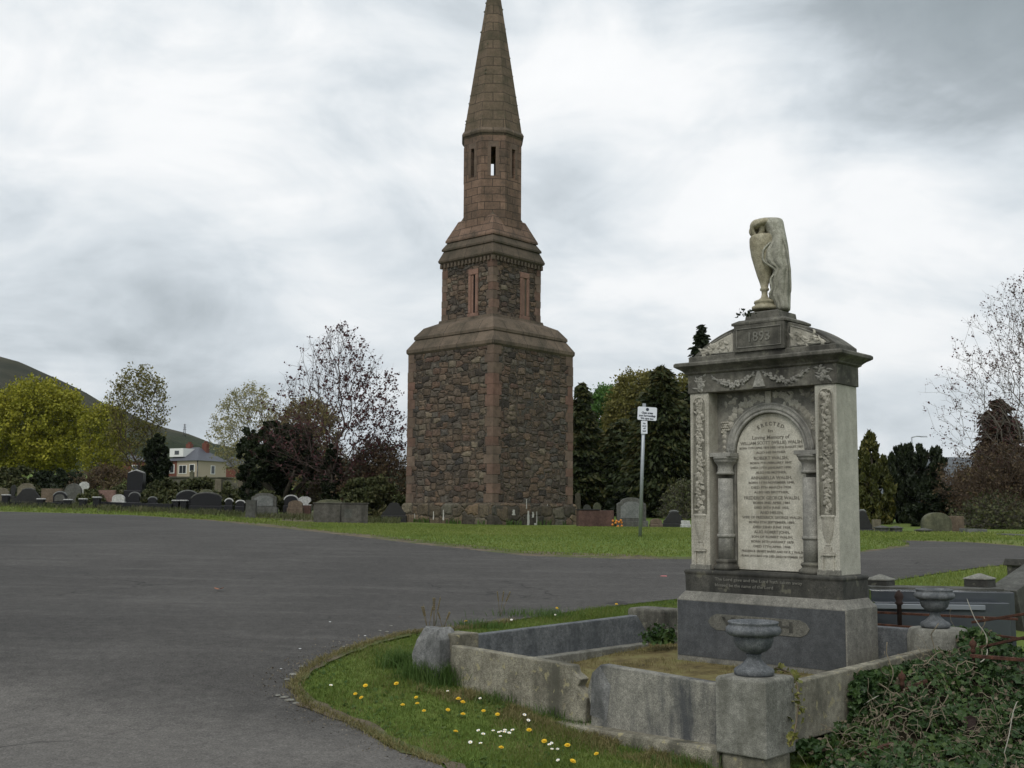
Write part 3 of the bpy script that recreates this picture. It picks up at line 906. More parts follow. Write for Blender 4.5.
# pointed cartouche with the family name
b = MB(); cx0, cx1, cz, ch = .36, 1.42, .345, .075
b.prism([(cx0, cz), (cx0 + .03, cz - .045), (cx0 + .09, cz - ch), (cx1 - .09, cz - ch), (cx1 - .03, cz - .045), (cx1, cz), (cx1 - .03, cz + .045), (cx1 - .09, cz + ch), (cx0 + .09, cz + ch), (cx0 + .03, cz + .045)], -.010, .0)
mb(b, 'name_panel', M['cartouche'], basep, bevel=.002)
text_mesh('lettering', 'WALSH', .135, M['plinth'], basep, ((cx0 + cx1) / 2, -.012, cz), (pi / 2, 0, 0), .002, bold=.003, width=.74)
basep.location = ML
pl = mb(slab(.062, Z1 - .01, .058, Z2 - .05, (.05, Z2 - .03), (.05, Z2 - .012), (.07, Z2)), 'plinth', M['plinth'], bevel=.008)
for k, s_ in enumerate(('The Lord gave and the Lord hath taken away', 'blessed be the name of the Lord')):
    text_mesh('lettering', s_, .042, M['inscr_pale'], pl, (.40, .054, Z1 + .125 - k * .055), (pi / 2, 0, 0), .001, 'LEFT', width=(.92 if k == 0 else .62))
I = .103
PW = .215
SH0 = Z2 - .001
# full-depth piers either side
rngm = random.Random(11)


def leafrelief(b, x, y, z, r, ang, h=.014, n=9, lob=.35):
    n = 7; lob = .26; r *= .92
    ring = []
    for i in range(n * 2):
        a = ang + pi * i / n
        rr = r * (1 - lob * (i % 2)) * (1 + .25 * cos(a - ang))
        ring.append((x + rr * cos(a), y, z + rr * sin(a)))
    ring.append((x + r * .1 * cos(ang), y - h, z + r * .1 * sin(ang)))
    L = len(ring) - 1
    b.add(ring, [((i + 1) % L, i, L) for i in range(L)], True)


def blade(b, x, y, z, L, wd, ang, h=.012, curl=.6):
    """a curled acanthus-like raised blade"""
    n = 6; l = []; r = []; m_ = []
    px, pz, a = x, z, ang
    for i in range(n + 1):
        t = i / n; ww = wd * sin(pi * min(.98, .12 + .86 * t)) * .5
        nx_, nz_ = -sin(a), cos(a)
        l.append((px + nx_ * ww, y, pz + nz_ * ww)); r.append((px - nx_ * ww, y, pz - nz_ * ww)); m_.append((px, y - h * (.5 + .5 * sin(pi * t)), pz))
        px += cos(a) * L / n; pz += sin(a) * L / n; a += curl / n
    vs = l + m_ + r; k = n + 1; fs = []
    for i in range(n):
        fs.append((i, i + 1, k + i + 1, k + i)); fs.append((k + i, k + i + 1, 2 * k + i + 1, 2 * k + i))
    b.add(vs, [q[::-1] for q in fs], True)


def vine(b, x0, x1, z0, z1, y, n, rng, h=.02, size=.035):
    pts = []
    for i in range(n + 1):
        t = i / n; z = z0 + (z1 - z0) * t
        x = (x0 + x1) / 2 + (x1 - x0) * .25 * sin(t * n * .9)
        pts.append((x, y - .004, z))
    b.tube(pts, .007, 5)
    for i in range(n * 4):
        t = (i + .5) / (n * 4); z = z0 + (z1 - z0) * t
        x = rng.uniform(x0 + size * .75, x1 - size * .75)
        if i % 2 == 0: leafrelief(b, x, y, z, size * rng.uniform(.5, .8), rng.uniform(0, 6.28), h * .8)
        else: blade(b, x + rng.uniform(-.01, .01), y, z, size * rng.uniform(.8, 1.2), size * .5, rng.uniform(0, 6.28), h * .8, rng.uniform(-3.4, 3.4))


for side, x0 in ((0, I), (1, FW - I - PW)):
    b = MB(); b.box(x0, x0 + PW, I, FD - I, SH0, Z3 + .001)
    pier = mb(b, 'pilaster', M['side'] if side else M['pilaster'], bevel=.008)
    y = I
    # arched sunk border drawn as a raised bead
    xa, xb_ = x0 + .035, x0 + PW - .035; xm = (xa + xb_) / 2; r_ = (xb_ - xa) / 2; zt = Z3 - .04 - r_
    bb = MB(); arc = [(xm + r_ * cos(a), y, zt + r_ * sin(a)) for a in np.linspace(0, pi, 13)]
    bb.tube([(xb_, y, 1.36)] + arc + [(xa, y, 1.36)], .008, 6)
    mb(bb, 'border', M['pilaster'], pier, bevel=0)
    bk = MB(); bk.prism([(xa, 1.36), (xb_, 1.36)] + [(x, z) for x, _, z in arc], y - .002, y + .002)
    mb(bk, 'backing_panel', M['sunk'], pier, bevel=0)  # darker sheet laid on the pier face behind the carving
    rv = MB(); vine(rv, xa + .006, xb_ - .006, 1.37, zt + r_ * .65, y, 24, rngm, .03, .048)
    mb(rv, 'vine_carving', M['pilaster'], pier, bevel=0)
    # urn in low relief and its little pedestal
    ur = MB(); prof = [(.012, 1.085), (.03, 1.09), (.012, 1.10), (.02, 1.115), (.045, 1.17), (.058, 1.24), (.062, 1.30), (.06, 1.335), (.07, 1.34), (.07, 1.36), (.05, 1.362)]
    n = 12; rs = []
    for r, z in prof: rs.append([(xm + r * cos(a), y - .34 * r * sin(a) + .001, z) for a in np.linspace(0, pi, n)])
    vs = [p for r in rs for p in r]; fs = []
    for k in range(len(rs) - 1):
        for i in range(n - 1): fs.append((k * n + i, k * n + i + 1, (k + 1) * n + i + 1, (k + 1) * n + i))
    ur.add(vs, fs, True)
    ur.box(xm - .035, xm + .035, y - .012, y + .002, 1.05, 1.075)
    ur.prism([(xm - .065, 1.02), (xm + .065, 1.02), (xm + .02, 1.06), (xm - .02, 1.06)], y - .018, y + .002)
    ur.box(xm - .068, xm + .068, y - .022, y + .002, 1.0, 1.018)
    ur.box(xm - .055, xm - .045, y - .014, y + .002, Z2 + .04, 1.0); ur.box(xm + .045, xm + .055, y - .014, y + .002, Z2 + .04, 1.0)
    mb(ur, 'urn_carving', M['pilaster'], pier, bevel=0)
    b = MB(); b.box(x0 - .006, x0 + PW + .006, I - .012, I + .02, SH0, SH0 + .05)
    mb(b, 'foot', M['recess'], pier, bevel=.006)
    pier.location = ML
# recessed core with arched opening
YR = I + .16
xi0, xi1 = I + PW, FW - I - PW
XM = (xi0 + xi1) / 2 + .008
SPR = 1.955; RO = .375
b = MB()
arch = [(XM + RO * cos(a), SPR + RO * sin(a)) for a in np.linspace(0, pi, 25)]
# spandrel built from strips so that the opening is a real opening
top = Z3
for i in range(24):
    (xa, za), (xb_, zb2) = arch[i + 1], arch[i]
    b.prism([(xa, za), (xb_, zb2), (xb_, top), (xa, top)], YR, YR + .06)
b.box(xi0 - .01, XM - RO, YR, YR + .06, SH0, top); b.box(XM + RO, xi1 + .01, YR, YR + .06, SH0, top)
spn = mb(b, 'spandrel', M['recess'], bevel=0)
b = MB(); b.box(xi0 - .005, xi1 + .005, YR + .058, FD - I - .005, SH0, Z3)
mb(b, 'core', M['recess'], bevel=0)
# tablet
b = MB()
arch2 = [(XM + (RO - .004) * cos(a), SPR + (RO - .004) * sin(a)) for a in np.linspace(0, pi, 25)]
b.prism([(XM - RO + .004, SH0 + .012), (XM + RO - .004, SH0 + .012)] + arch2, YR + .02, YR + .056)
tab = mb(b, 'tablet', M['marble'], bevel=0)
lines = [('ERECTED', .058, 2.20), ('In', .045, 2.118), ('Loving Memory of', .06, 2.055), ('WILLIAM SCOTT (WILLIE) WALSH', .05, 1.985), ('BORN 15TH APRIL 1878 DIED 16TH AUGUST 1893', .034, 1.93),
         ('ALSO HIS FATHER', .035, 1.875), ('ROBERT WALSH,', .052, 1.815), ('BORN 7TH FEBRUARY 1847,', .036, 1.757), ('DIED 17TH JANUARY 1890.', .036, 1.702), ('ALSO HIS MOTHER,', .036, 1.645), ('ANNABELLA WALSH,', .048, 1.588),
         ('BORN 11TH NOVEMBER 1848,', .036, 1.53), ('DIED 9TH MARCH 1928.', .036, 1.475), ('ALSO HIS BROTHER,', .036, 1.42), ('FREDERICK GEORGE WALSH,', .052, 1.362), ('BORN 2ND APRIL 1881', .036, 1.305), ('DIED 24TH JUNE 1933,', .036, 1.25),
         ('AND HELEN,', .045, 1.192), ('WIFE OF FREDERICK GEORGE WALSH,', .042, 1.133), ('BORN 5TH SEPTEMBER 1883,', .036, 1.08), ('DIED 22ND JUNE 1958,', .036, 1.027), ('ALSO ROBERT JOHN,', .044, .972), ('SON OF ROBERT WALSH,', .038, .0)]
nl = len(lines) - 1
widths = [.30, .05, .40, .66, .68, .32, .37, .45, .44, .33, .44, .49, .43, .37, .59, .39, .37, .25, .64, .49, .40, .38]
extra = [('SON OF ROBERT WALSH,', .036, .44), ('BORN 30TH JANUARY 1878', .036, .45), ('DIED 17TH APRIL 1948.', .036, .40), ('FREDERICK ERNEST BARRY AND OF R. J. WALSH', .036, .66), ('BORN 19TH MAY 1920 DIED 22ND NOVEMBER 1971', .032, .66)]
allL = [(t, s, w_) for (t, s, z), w_ in zip(lines[:nl], widths)] + extra
z = 2.205; gaps = []
zt0, zt1 = 2.205, .965
hs = [max(.046, s * 1.05) for t, s, w_ in allL]; tot = sum(hs[1:]) ; sc = (zt0 - zt1) / tot
zc_ = zt0
for i, (t, s, w_) in enumerate(allL):
    if i: zc_ -= hs[i] * sc
    if i == 0:      # arched top word
        for k, chh in enumerate(t):
            a = pi / 2 + (3 - k) * .165; rr = RO - .105
            text_mesh('lettering', chh, .05, M['inscr'], tab, (XM + rr * cos(a), YR + .0185, SPR + rr * sin(a)), (pi / 2, -(a - pi / 2), 0), .001, bold=.0015)
        continue
    text_mesh('lettering', t, s * .86, M['inscr'], tab, (XM, YR + .0185, zc_), (pi / 2, 0, 0), .001, width=w_, bold=.0006)
tab.location = ML
# arch mouldings
b = MB()
for rr, th_ in ((RO + .012, .014), (RO + .045, .018), (RO + .085, .012)):
    b.tube([(XM + rr * cos(a), YR - .008, SPR + rr * sin(a)) for a in np.linspace(0, pi, 33)], th_, 8)
ringp = []
b2 = MB(); n = 32
o_ = [(XM + (RO + .085) * cos(a), SPR + (RO + .085) * sin(a)) for a in np.linspace(0, pi, n)]; i_ = [(XM + RO * cos(a), SPR + RO * sin(a)) for a in np.linspace(0, pi, n)]
for k in range(n - 1): b.prism([i_[k], o_[k], o_[k + 1], i_[k + 1]][::1], YR - .014, YR + .001)
mb(b, 'arch_moulding', M['column'], bevel=0)
# grape and leaf carving in the spandrels
rv = MB()
for sgn in (-1, 1):
    for k in range(13):
        a = pi / 2 - sgn * (.14 + k * .085); rr = RO + .16 + .02 * rngm.uniform(-1, 1)
        x, z = XM + rr * cos(a), SPR + rr * sin(a)
        if xi0 + .03 < x < xi1 - .03: leafrelief(rv, x, YR, z, .042, rngm.uniform(0, 6), .022, 5, .42)
    for k in range(9):
        blade(rv, XM + sgn * rngm.uniform(.16, .5), YR, Z3 - rngm.uniform(.03, .12), .07, .035, rngm.uniform(0, 6), .018, rngm.uniform(-2, 2))
    for k in range(17):
        r_ = k // 4; rv.ball((XM + sgn * (.485) + (k % 4 - 1.5) * .022 + (r_ % 2) * .01, YR - .008, SPR + .30 - r_ * .024), .013, 6, 4)
    for k in range(4):
        leafrelief(rv, XM + sgn * .50, YR, SPR + .17 - k * .055, .032 - .004 * k, -pi / 2, .018, 4, .4)
rv.box(XM - .03, XM + .03, YR - .02, YR + .002, SPR + RO + .09, Z3 - .01)
rv.v = list(rv.v)
rvo = rv.build('vine_carving', M['pilaster'], spn)
spn.location = ML
for sgn in (-1, 1):
    cxp = XM + sgn * (RO + .078); cy = YR - .062
    b = MB()
    b.lathe([(.076, SH0 + .1), (.076, 1.14), (.072, SPR - .25)], cxp, cy, 24)
    col = mb(b, 'column', M['column'], bevel=0)
    b = MB()
    b.lathe([(.073, SPR - .215), (.086, SPR - .21), (.088, SPR - .195), (.076, SPR - .187), (.074, SPR - .14), (.082, SPR - .115), (.10, SPR - .095), (.108, SPR - .085), (.108, SPR - .07), (.12, SPR - .06), (.122, SPR - .045), (.108, SPR - .042)], cxp, cy, 24)
    b.box(cxp - .115, cxp + .115, cy - .10, YR + .0, SPR - .042, SPR - .002)
    mb(b, 'capital', M['column'], col, bevel=.004)
    b = MB(); b.lathe([(.08, 1.135), (.087, 1.14), (.09, 1.152), (.087, 1.165), (.08, 1.17)], cxp, cy, 24)
    mb(b, 'band', M['column'], col, bevel=0)
    b = MB()
    b.lathe([(.11, SH0), (.122, SH0 + .015), (.122, SH0 + .035), (.10, SH0 + .05), (.088, SH0 + .062), (.098, SH0 + .075), (.104, SH0 + .088), (.096, SH0 + .1), (.08, SH0 + .108)], cxp, cy, 24)
    mb(b, 'column_base', M['darkstone'], col, bevel=0)
    col.location = ML
# frieze
fz = mb(slab(.088, Z3, .088, Z4), 'frieze', M['darkstone'], bevel=.006)
rv = MB(); y = .088
for sgn in (-1, 1):
    n = 26
    xa, xb_ = XM - .045 * 1, XM - .53
    pts = []
    for k in range(n + 1):
        t = k / n; x = XM + sgn * (.05 + .47 * t); z = Z4 - .03 - .10 * sin(pi * t) + .0
        pts.append((x, y - .008, z)); r_ = .010 + .014 * sin(pi * t)
        for q in range(3): rv.ball((x + rngm.uniform(-.01, .01), y - .007, z + rngm.uniform(-1, 1) * r_), r_ * rngm.uniform(.5, .8), 6, 4)
        if k % 3 == 1: leafrelief(rv, x, y, z + rngm.choice((-1, 1)) * r_ * 1.2, .024, rngm.uniform(0, 6), .02, 4, .4)
    rv.tube(pts, .006, 5)
    xc = XM + sgn * .655
    for k in range(20): blade(rv, xc + rngm.uniform(-.05, .05), y, Z3 + .095 + rngm.uniform(-.055, .055), .06, .024, rngm.uniform(0, 6.28), .018, rngm.uniform(-3, 3))
    for k in range(5): leafrelief(rv, xc + rngm.uniform(-.05, .05), y, Z3 + .095 + rngm.uniform(-.05, .05), .026, rngm.uniform(0, 6), .02)
rv.prism([(XM - .065, Z3 + .02), (XM + .065, Z3 + .02), (XM + .012, Z4 - .015), (XM - .012, Z4 - .015)], y - .014, y + .001)
leafrelief(rv, XM, y - .014, Z3 + .05, .035, pi / 2, .014, 5, .4)
rv.build('swag_carving', M['column'], fz, bevel=0)
# cornice and low ledge
cor = slab(.088, Z4 - .004, .066, Z4 + .01, (.062, Z4 + .022), (.05, Z4 + .034), (.03, Z4 + .05), (.006, Z4 + .064), (-.014, Z4 + .078), (-.014, Z4 + .104), (.0, Z4 + .116), (.07, Z4 + .122))
mb(cor, 'cornice', M['darkstone'], bevel=.003)
ZL = Z4 + .121
mb(slab(.095, ZL, .095, ZL + .055, (.105, ZL + .062)), 'ledge', M['darkstone'], bevel=.004)
ZP = ZL + .060
# segmental pediment
b = MB(); hw = .77; sg = .285; Rr = (hw * hw + sg * sg) / (2 * sg)
XP = XM + .01
arcp = [(XP + Rr * sin(a), ZP + Rr * cos(a) - (Rr - sg)) for a in np.linspace(math.asin(hw / Rr), -math.asin(hw / Rr), 33)]
b.prism(arcp, .12, FD - .12)
ped = mb(b, 'pediment', M['darkstone'], bevel=.006)
for sgn in (-1, 1):
    bb = MB(); o_ = []
    for a in np.linspace(.30, hw - .06, 12):
        o_.append((XP + sgn * a, .118, ZP + sqrt(Rr * Rr - a * a) - (Rr - sg) - .035))
    poly = [(XP + sgn * .30, .118, ZP + .015)] + o_ + [(XP + sgn * (hw - .09), .118, ZP + .015)]
    bb.tube(poly, .010, 6, closed=True)
    bb.build('border', M['recess'], ped)
for sgn in (-1, 1):
    rv = MB()
    pf = [(XP + sgn * .31, ZP + .02)] + [(XP + sgn * a, ZP + sqrt(Rr * Rr - a * a) - (Rr - sg) - .04) for a in np.linspace(.31, hw - .1, 8)] + [(XP + sgn * (hw - .1), ZP + .02)]
    if sgn > 0: pf = pf[::-1]
    rv.prism(pf, .114, .121)
    for k in range(26):
        x = rngm.uniform(.33, .66); zm = sqrt(Rr * Rr - x * x) - (Rr - sg) - .05
        z = ZP + rngm.uniform(.025, max(.03, zm))
        if k % 3: blade(rv, XP + sgn * x, .114, z, .07, .03, rngm.uniform(0, 6), .02, rngm.uniform(-2.5, 2.5))
        else: leafrelief(rv, XP + sgn * x, .114, z, .03, rngm.uniform(0, 6), .02, 5, .4)
    rv.build('leaf_carving', M['pilaster'], ped)
ped.location = ML
# date block
b = MB(); DB = .272; DZ = ZP + .26
b.box(XP - DB, XP + DB, .07, FD - .09, ZP - .002, DZ)
blk = mb(b, 'date_block', M['darkstone'], bevel=.006)
b = MB()
for q in ((XP - DB + .03, XP + DB - .03, ZP + .215, ZP + .225), (XP - DB + .03, XP + DB - .03, ZP + .035, ZP + .045), (XP - DB + .03, XP - DB + .04, ZP + .046, ZP + .214), (XP + DB - .04, XP + DB - .03, ZP + .046, ZP + .214)):
    b.box(q[0], q[1], .062, .071, q[2], q[3])
b.build('frame', M['recess'], blk, bevel=.003)
text_mesh('numerals', '1893', .13, M['recess'], blk, (XP, .068, ZP + .13), (pi / 2, 0, 0), .006, bold=.002)
blk.location = ML
b = MB(); b.rings([[(XP + sx_ * a, FD / 2 + sy_ * c_, z) for sx_, sy_ in ((-1, -1), (1, -1), (1, 1), (-1, 1))] for a, c_, z in ((DB + .025, .245, DZ - .001), (DB + .025, .245, DZ + .022), (DB - .03, .20, DZ + .05), (.185, .175, DZ + .055), (.175, .17, DZ + .12), (.15, .15, DZ + .13))])
mb(b, 'cap_step', M['darkstone'], bevel=.004)

# draped urn standing on the block (own root, same orientation)
UZ = DZ + .112
ubase = Matrix.Translation(mcen) @ Matrix.Rotation(-TH, 4, 'Z') @ Matrix.Rotation(.004, 4, 'Y') @ Vector((XP - FW / 2, 0, UZ))
# oriented to face the viewer's side as carved: x axis to the right of the picture
urn = thing('draped_urn', 'pale weathered stone urn half covered by a long carved drape, on top of the monument', 'urn', ubase, -.12)
UK = 10.95 / FPX        # metres per photo pixel at that depth
ux = lambda zx: (zx / 6.4 + 720 - 770) * UK
uz = lambda zy: (318.5 - (zy / 6.4 + 210)) * UK - .02
b = MB()
ucx = ux(282)
prof = [(.001, uz(650)), (.125, uz(650)), (.125, uz(628)), (.10, uz(622)), (.095, uz(608)), (.105, uz(603)), (.10, uz(590)), (.06, uz(580)), (.035, uz(565)), (.028, uz(545)), (.030, uz(525)), (.044, uz(518)), (.044, uz(508)), (.034, uz(500)), (.045, uz(470)), (.07, uz(420)), (.095, uz(360)), (.122, uz(290)), (.135, uz(230)), (.137, uz(195)), (.135, uz(172)), (.12, uz(156)), (.07, uz(146)), (.03, uz(138)), (.028, uz(90)), (.06, uz(75)), (.07, uz(62)), (.05, uz(50)), (.001, uz(46))]
b.lathe(prof, ucx, 0, 32)
b.build('urn_body', M['urnstone'], urn)
# handle loop and cloth gathered round the neck
b = MB()
pts = [(ux(240) + .050 * cos(a) * (1 + .2 * sin(a)), -.045 - .02 * sin(a), uz(116) + .062 * sin(a)) for a in np.linspace(0, 2 * pi, 21)[:-1]]
b.tube(pts, [.030 + .010 * sin(2 * pi * i / 20 + .6) for i in range(20)], 8, closed=True)
b.ball((ux(246), .075, uz(112)), .10, 14, 8, .85, .42, .75)
b.build('handle', M['urnstone'], urn, sub=1)
b = MB()
LV = [(38, 270, 375, .04), (45, 238, 398, .09), (60, 232, 408, .125), (80, 258, 412, .14), (100, 282, 414, .145), (130, 300, 418, .15), (170, 312, 425, .155), (205, 322, 430, .16), (240, 285, 436, .165), (270, 268, 438, .165), (330, 268, 443, .16), (365, 292, 446, .155), (385, 335, 449, .15), (405, 338, 450, .145), (430, 322, 450, .14), (455, 316, 449, .135), (480, 318, 448, .13), (510, 325, 447, .125), (535, 318, 446, .12), (560, 305, 445, .12), (600, 335, 443, .125), (640, 345, 442, .13), (668, 350, 442, .13)]
rs = []; n = 88
for zy, xl, xr, ry in LV:
    xc = (ux(xl) + ux(xr)) / 2; rx = (ux(xr) - ux(xl)) / 2; r = []
    t = (zy - 40) / 628
    for i in range(n):
        a = 2 * pi * i / n
        fold = 1 + (.015 + .17 * min(1, t * 1.8)) * abs(sin(a * 5.5 + .8 * t * 2)) ** .7 - .07 * min(1, t * 2) + .06 * t * sin(a * 5 + 2)
        ca_, sa_ = cos(a), sin(a)
        ex = abs(ca_) ** .75 * (1 if ca_ >= 0 else -1); ey = abs(sa_) ** .8 * (1 if sa_ >= 0 else -1)
        r.append((xc + rx * ex * (1 + (fold - 1) * .35), ry * ey * fold * (1 if sa_ > 0 else 1.0), uz(zy)))
    rs.append(r)
b.rings(rs[::-1], True)
b.build('drape', M['urnlight'], urn, sub=1)
b = MB()
b.lathe([(.001, -.05), (.09, -.048), (.125, -.03), (.132, -.008), (.12, .014), (.08, .034), (.03, .042), (.001, .043)], ux(282), -.005, 28, sx=1.0, sy=1.02)
b.v = [(x, y, z + uz(68) + .25 * (x - ux(282)) * 1.0 * (1 if x < ux(282) else .2)) for x, y, z in b.v]
b.build('hood', M['urnstone'], urn, sub=1)
# raised rope-like hems
b = MB()
hem = [(306, 48), (330, 90), (355, 130), (380, 170), (400, 215), (415, 260), (428, 330), (436, 420), (440, 500), (438, 560)]
b.tube([(ux(x), -.12 - .045 * sin(pi * i / 9) , uz(y_)) for i, (x, y_) in enumerate(hem)], [.010] * 10, 6)
hem2 = [(322, 215), (300, 235), (278, 255), (266, 280), (264, 310), (268, 340), (290, 360), (318, 375), (342, 392), (352, 410), (340, 430), (318, 448), (310, 470), (318, 500), (325, 520), (312, 545), (300, 562)]
b.tube([(ux(x), -.135 + .03 * (i / 16), uz(y_)) for i, (x, y_) in enumerate(hem2)], [.012] * 17, 6)
b.build('hem', M['urnlight'], urn, sub=1)

# ------------------------------------------------------------------ grave plot: pillars, kerbs, urns
pc = {'near': NP, 'left': NP + FD_ * PF, 'right': NP + SD_ * PS, 'far': NP + FD_ * PF + SD_ * (PS + .03)}
KZ = -TH


def block(name, label, cat, c, z0, z1, hx, hy, mat, grp=None, bev=.018, rz=KZ, taper=.0, cap=0.02):
    b = MB()
    lv = [(hx, hy, 0), (hx - taper, hy - taper, z1 - z0 - cap), (hx - taper - cap, hy - taper - cap, z1 - z0)]
    b.square_stack(lv)
    o = b.build(name, mat, None, loc=(c.x, c.y, z0), rz=rz, bevel=bev)
    return tag(o, label, cat, grp)


PG = 'corner pillars of the grave plot'
np_top = EYE - (672 - 515.5) * 8.1 / FPX
pil = thing('grave_pillar', 'speckled grey stone corner pillar carrying the nearer urn, closest to the viewer', 'pillar', (NP.x, NP.y, -.02), KZ, PG)
b = MB(); b.square_stack([(.197, .20, 0), (.197, .20, np_top + .02 - .015), (.182, .185, np_top + .02)]); b.build('block', M['concrete'], pil, bevel=.014)
b = MB(); b.square_stack([(.17, .175, -.25), (.17, .175, -.002)]); b.build('footing', M['kerb'], pil, bevel=.02)
rp_top = EYE - (624.5 - 516.5) * 10.55 / FPX
b = MB(); b.lathe([(.27, 0), (.27, .42), (.25, rp_top - .13), (.235, rp_top - .115), (0.001, rp_top - .112)], n=20)
o = b.build('grave_pillar', M['concrete'], None, loc=(pc['right'].x, pc['right'].y, .11), rz=KZ, bevel=.012)
tag(o, 'rounded grey pillar carrying the farther urn, half covered in ivy', 'pillar', PG)
block('grave_pillar', 'brown stained square pillar at the back left corner of the plot beside the granite base', 'pillar', pc['far'], .15, .60, .24, .17, M['darkstone'], PG)

# broken pillar at the left
b = MB(); rngp = random.Random(3)
lv = [(0, .17, .155), (.14, .165, .15), (.27, .145, .13), (.345, .10, .10), (.375, .085, .085)]
rs = []
for z, a, c_ in lv:
    r = []
    for i in range(10):
        an = 2 * pi * i / 10 + .2; ca_, sa_ = cos(an), sin(an)
        ex = abs(ca_) ** .3 * (1 if ca_ >= 0 else -1); ey = abs(sa_) ** .3 * (1 if sa_ >= 0 else -1)
        j = 1 + rngp.uniform(-.10, .10)
        r.append((a * ex * j + .35 * max(0, z - .15) * .3, c_ * ey * j, z + (rngp.uniform(-.012, .012) if z > 0 else -.1)))
    rs.append(r)
b.rings(rs)
o = b.build('grave_pillar', M['greystone'], None, loc=(pc['left'].x - .04, pc['left'].y, .235), rz=KZ)
tag(o, 'broken rough grey corner pillar with chipped sloping faces at the tip of the verge', 'pillar', PG)
b = MB(); b.box(-.02, .24, -.12, .13, -.25, .33)
tag(b.build('kerb_block', M['kerb'], None, loc=(pc['left'].x + .07, pc['left'].y + .07, .235), rz=KZ, bevel=.012), 'squared brown end block joined behind the broken left pillar', 'kerb stone')


def kerb(name, label, A, Bp, z0, zA, zB, th_, mat, grp='kerbs round the grave plot', ends=None, bev=.01, jag=None):
    """kerb slab from A to Bp (ground points); profile drawn in its own plane"""
    d = Bp - A; L = d.length; rz = atan2(d.y, d.x); mid = (A + Bp) / 2
    poly = [(-L / 2, 0), (L / 2, 0)]
    e = ends or {}
    poly += e.get('B', [(L / 2, zB - z0)])
    poly += e.get('A', [(-L / 2, zA - z0)])
    b = MB(); b.prism(poly, -th_ / 2, th_ / 2)
    if jag: b.v = [jag(Vector(p), L) for p in b.v]
    o = b.build(name, mat, None, loc=(mid.x, mid.y, z0), rz=rz, bevel=bev)
    return tag(o, label, 'kerb stone', grp)


fl = NP + FD_ * (PF - .2); brk = NP + FD_ * 1.42
zoff = SD_ * -.02
o = kerb('grave_kerb', 'brown front kerb slab leading from the broken left pillar to the crack, nearer the road', fl + zoff, brk + FD_ * .03 + zoff, .0, .475, .425, .105, M['kerb'],
     ends={'B': [(.75, .19), (.66, .27), (.70, .33), (.62, .37), (.60, .425)]})
o = kerb('grave_kerb', 'front kerb slab with a rough broken grey end next to the near urn pillar', brk - FD_ * .02 + zoff, NP + FD_ * .197 + zoff, -.05, .46, .415, .105, M['kerb_stained'],
     ends={'A': [(-.30, .50), (-.50, .51), (-.585, .44), (-.63, .30), (-.59, .15)]})
b = MB()
b.add([(-.60, -.054, .12), (-.44, -.054, .10), (-.40, -.054, .36), (-.50, -.054, .49), (-.58, -.054, .42), (-.52, -.076, .30), (-.46, -.068, .22)], [(0, 1, 6, 5), (1, 2, 6), (2, 3, 5, 6), (3, 4, 5), (4, 0, 5)])
b.build('broken_face', M['greystone'], o)
# footing course under the front kerb
b = MB(); L = 1.5; b.box(-L / 2, L / 2, -.11, .11, -.15, .07)
mid = NP + FD_ * .94 - SD_ * .085
tag(b.build('kerb_footing', M['kerb'], None, loc=(mid.x, mid.y, -.07), rz=atan2(-FD_.y, -FD_.x), bevel=.02), 'projecting stone footing course low under the front kerb', 'kerb stone', 'kerbs round the grave plot')
lk0 = pc['left'] + SD_ * .12; lk1 = pc['far'] - SD_ * .16
kerb('grave_kerb', 'dark grey left kerb slab with faint lettering and a sloping far end', lk0, lk1, .2, .515, .545, .095, M['bluestone'],
     ends={'B': [((lk1 - lk0).length / 2 - .02, .13), ((lk1 - lk0).length / 2 - .22, .345)]})
b = MB(); b.box(-1.35, 1.3, -.06, .06, 0, .13)
mm = (lk0 + lk1) / 2 + FD_ * -.10
tag(b.build('kerb_footing', M['concrete'], None, loc=(mm.x, mm.y, .13), rz=atan2(SD_.y, SD_.x), bevel=.01), 'low brown footing strip inside the left kerb', 'kerb stone', 'kerbs round the grave plot')
kerb('grave_kerb', 'brown right kerb slab running back from the near urn pillar under the ivy', NP + SD_ * .155, pc['right'] - SD_ * .2, -.02, .395, .44, .10, M['kerb'])
# back kerb in two visible lengths either side of the monument
bk0 = pc['far'] - FD_ * .24; bk1 = pc['right'] + FD_ * .24
msd = lambda v: v
kerb('grave_kerb', 'short dark back kerb with sloping end between the monument and the farther urn', pc['right'] + FD_ * .92, pc['right'] + FD_ * .2, .12, .58, .58, .12, M['bluestone'],
     ends={'A': [(-.22, .46), (-.36, .05)]})
kerb('grave_kerb', 'low back kerb stub between the back left pillar and the granite base', pc['far'] - FD_ * .1, pc['far'] - FD_ * .6, .2, .38, .36, .12, M['darkstone'])
sheet('grave_soil', [tuple((NP + FD_ * a + SD_ * c_).xy) for a, c_ in ((.04, .02), (PF - .04, .02), (PF - .05, PS - .05), (.04, PS - .05))], .0, .25, M['soil'])
gs = bpy.data.objects['grave_soil']
for v in gs.data.vertices:
    r_ = Vector((v.co.x, v.co.y, 0)) - NP; s_ = r_.dot(SD_) / PS
    v.co.z = soil_z(0, s_ * PS) + .02 * mnoise.noise(v.co * 3)


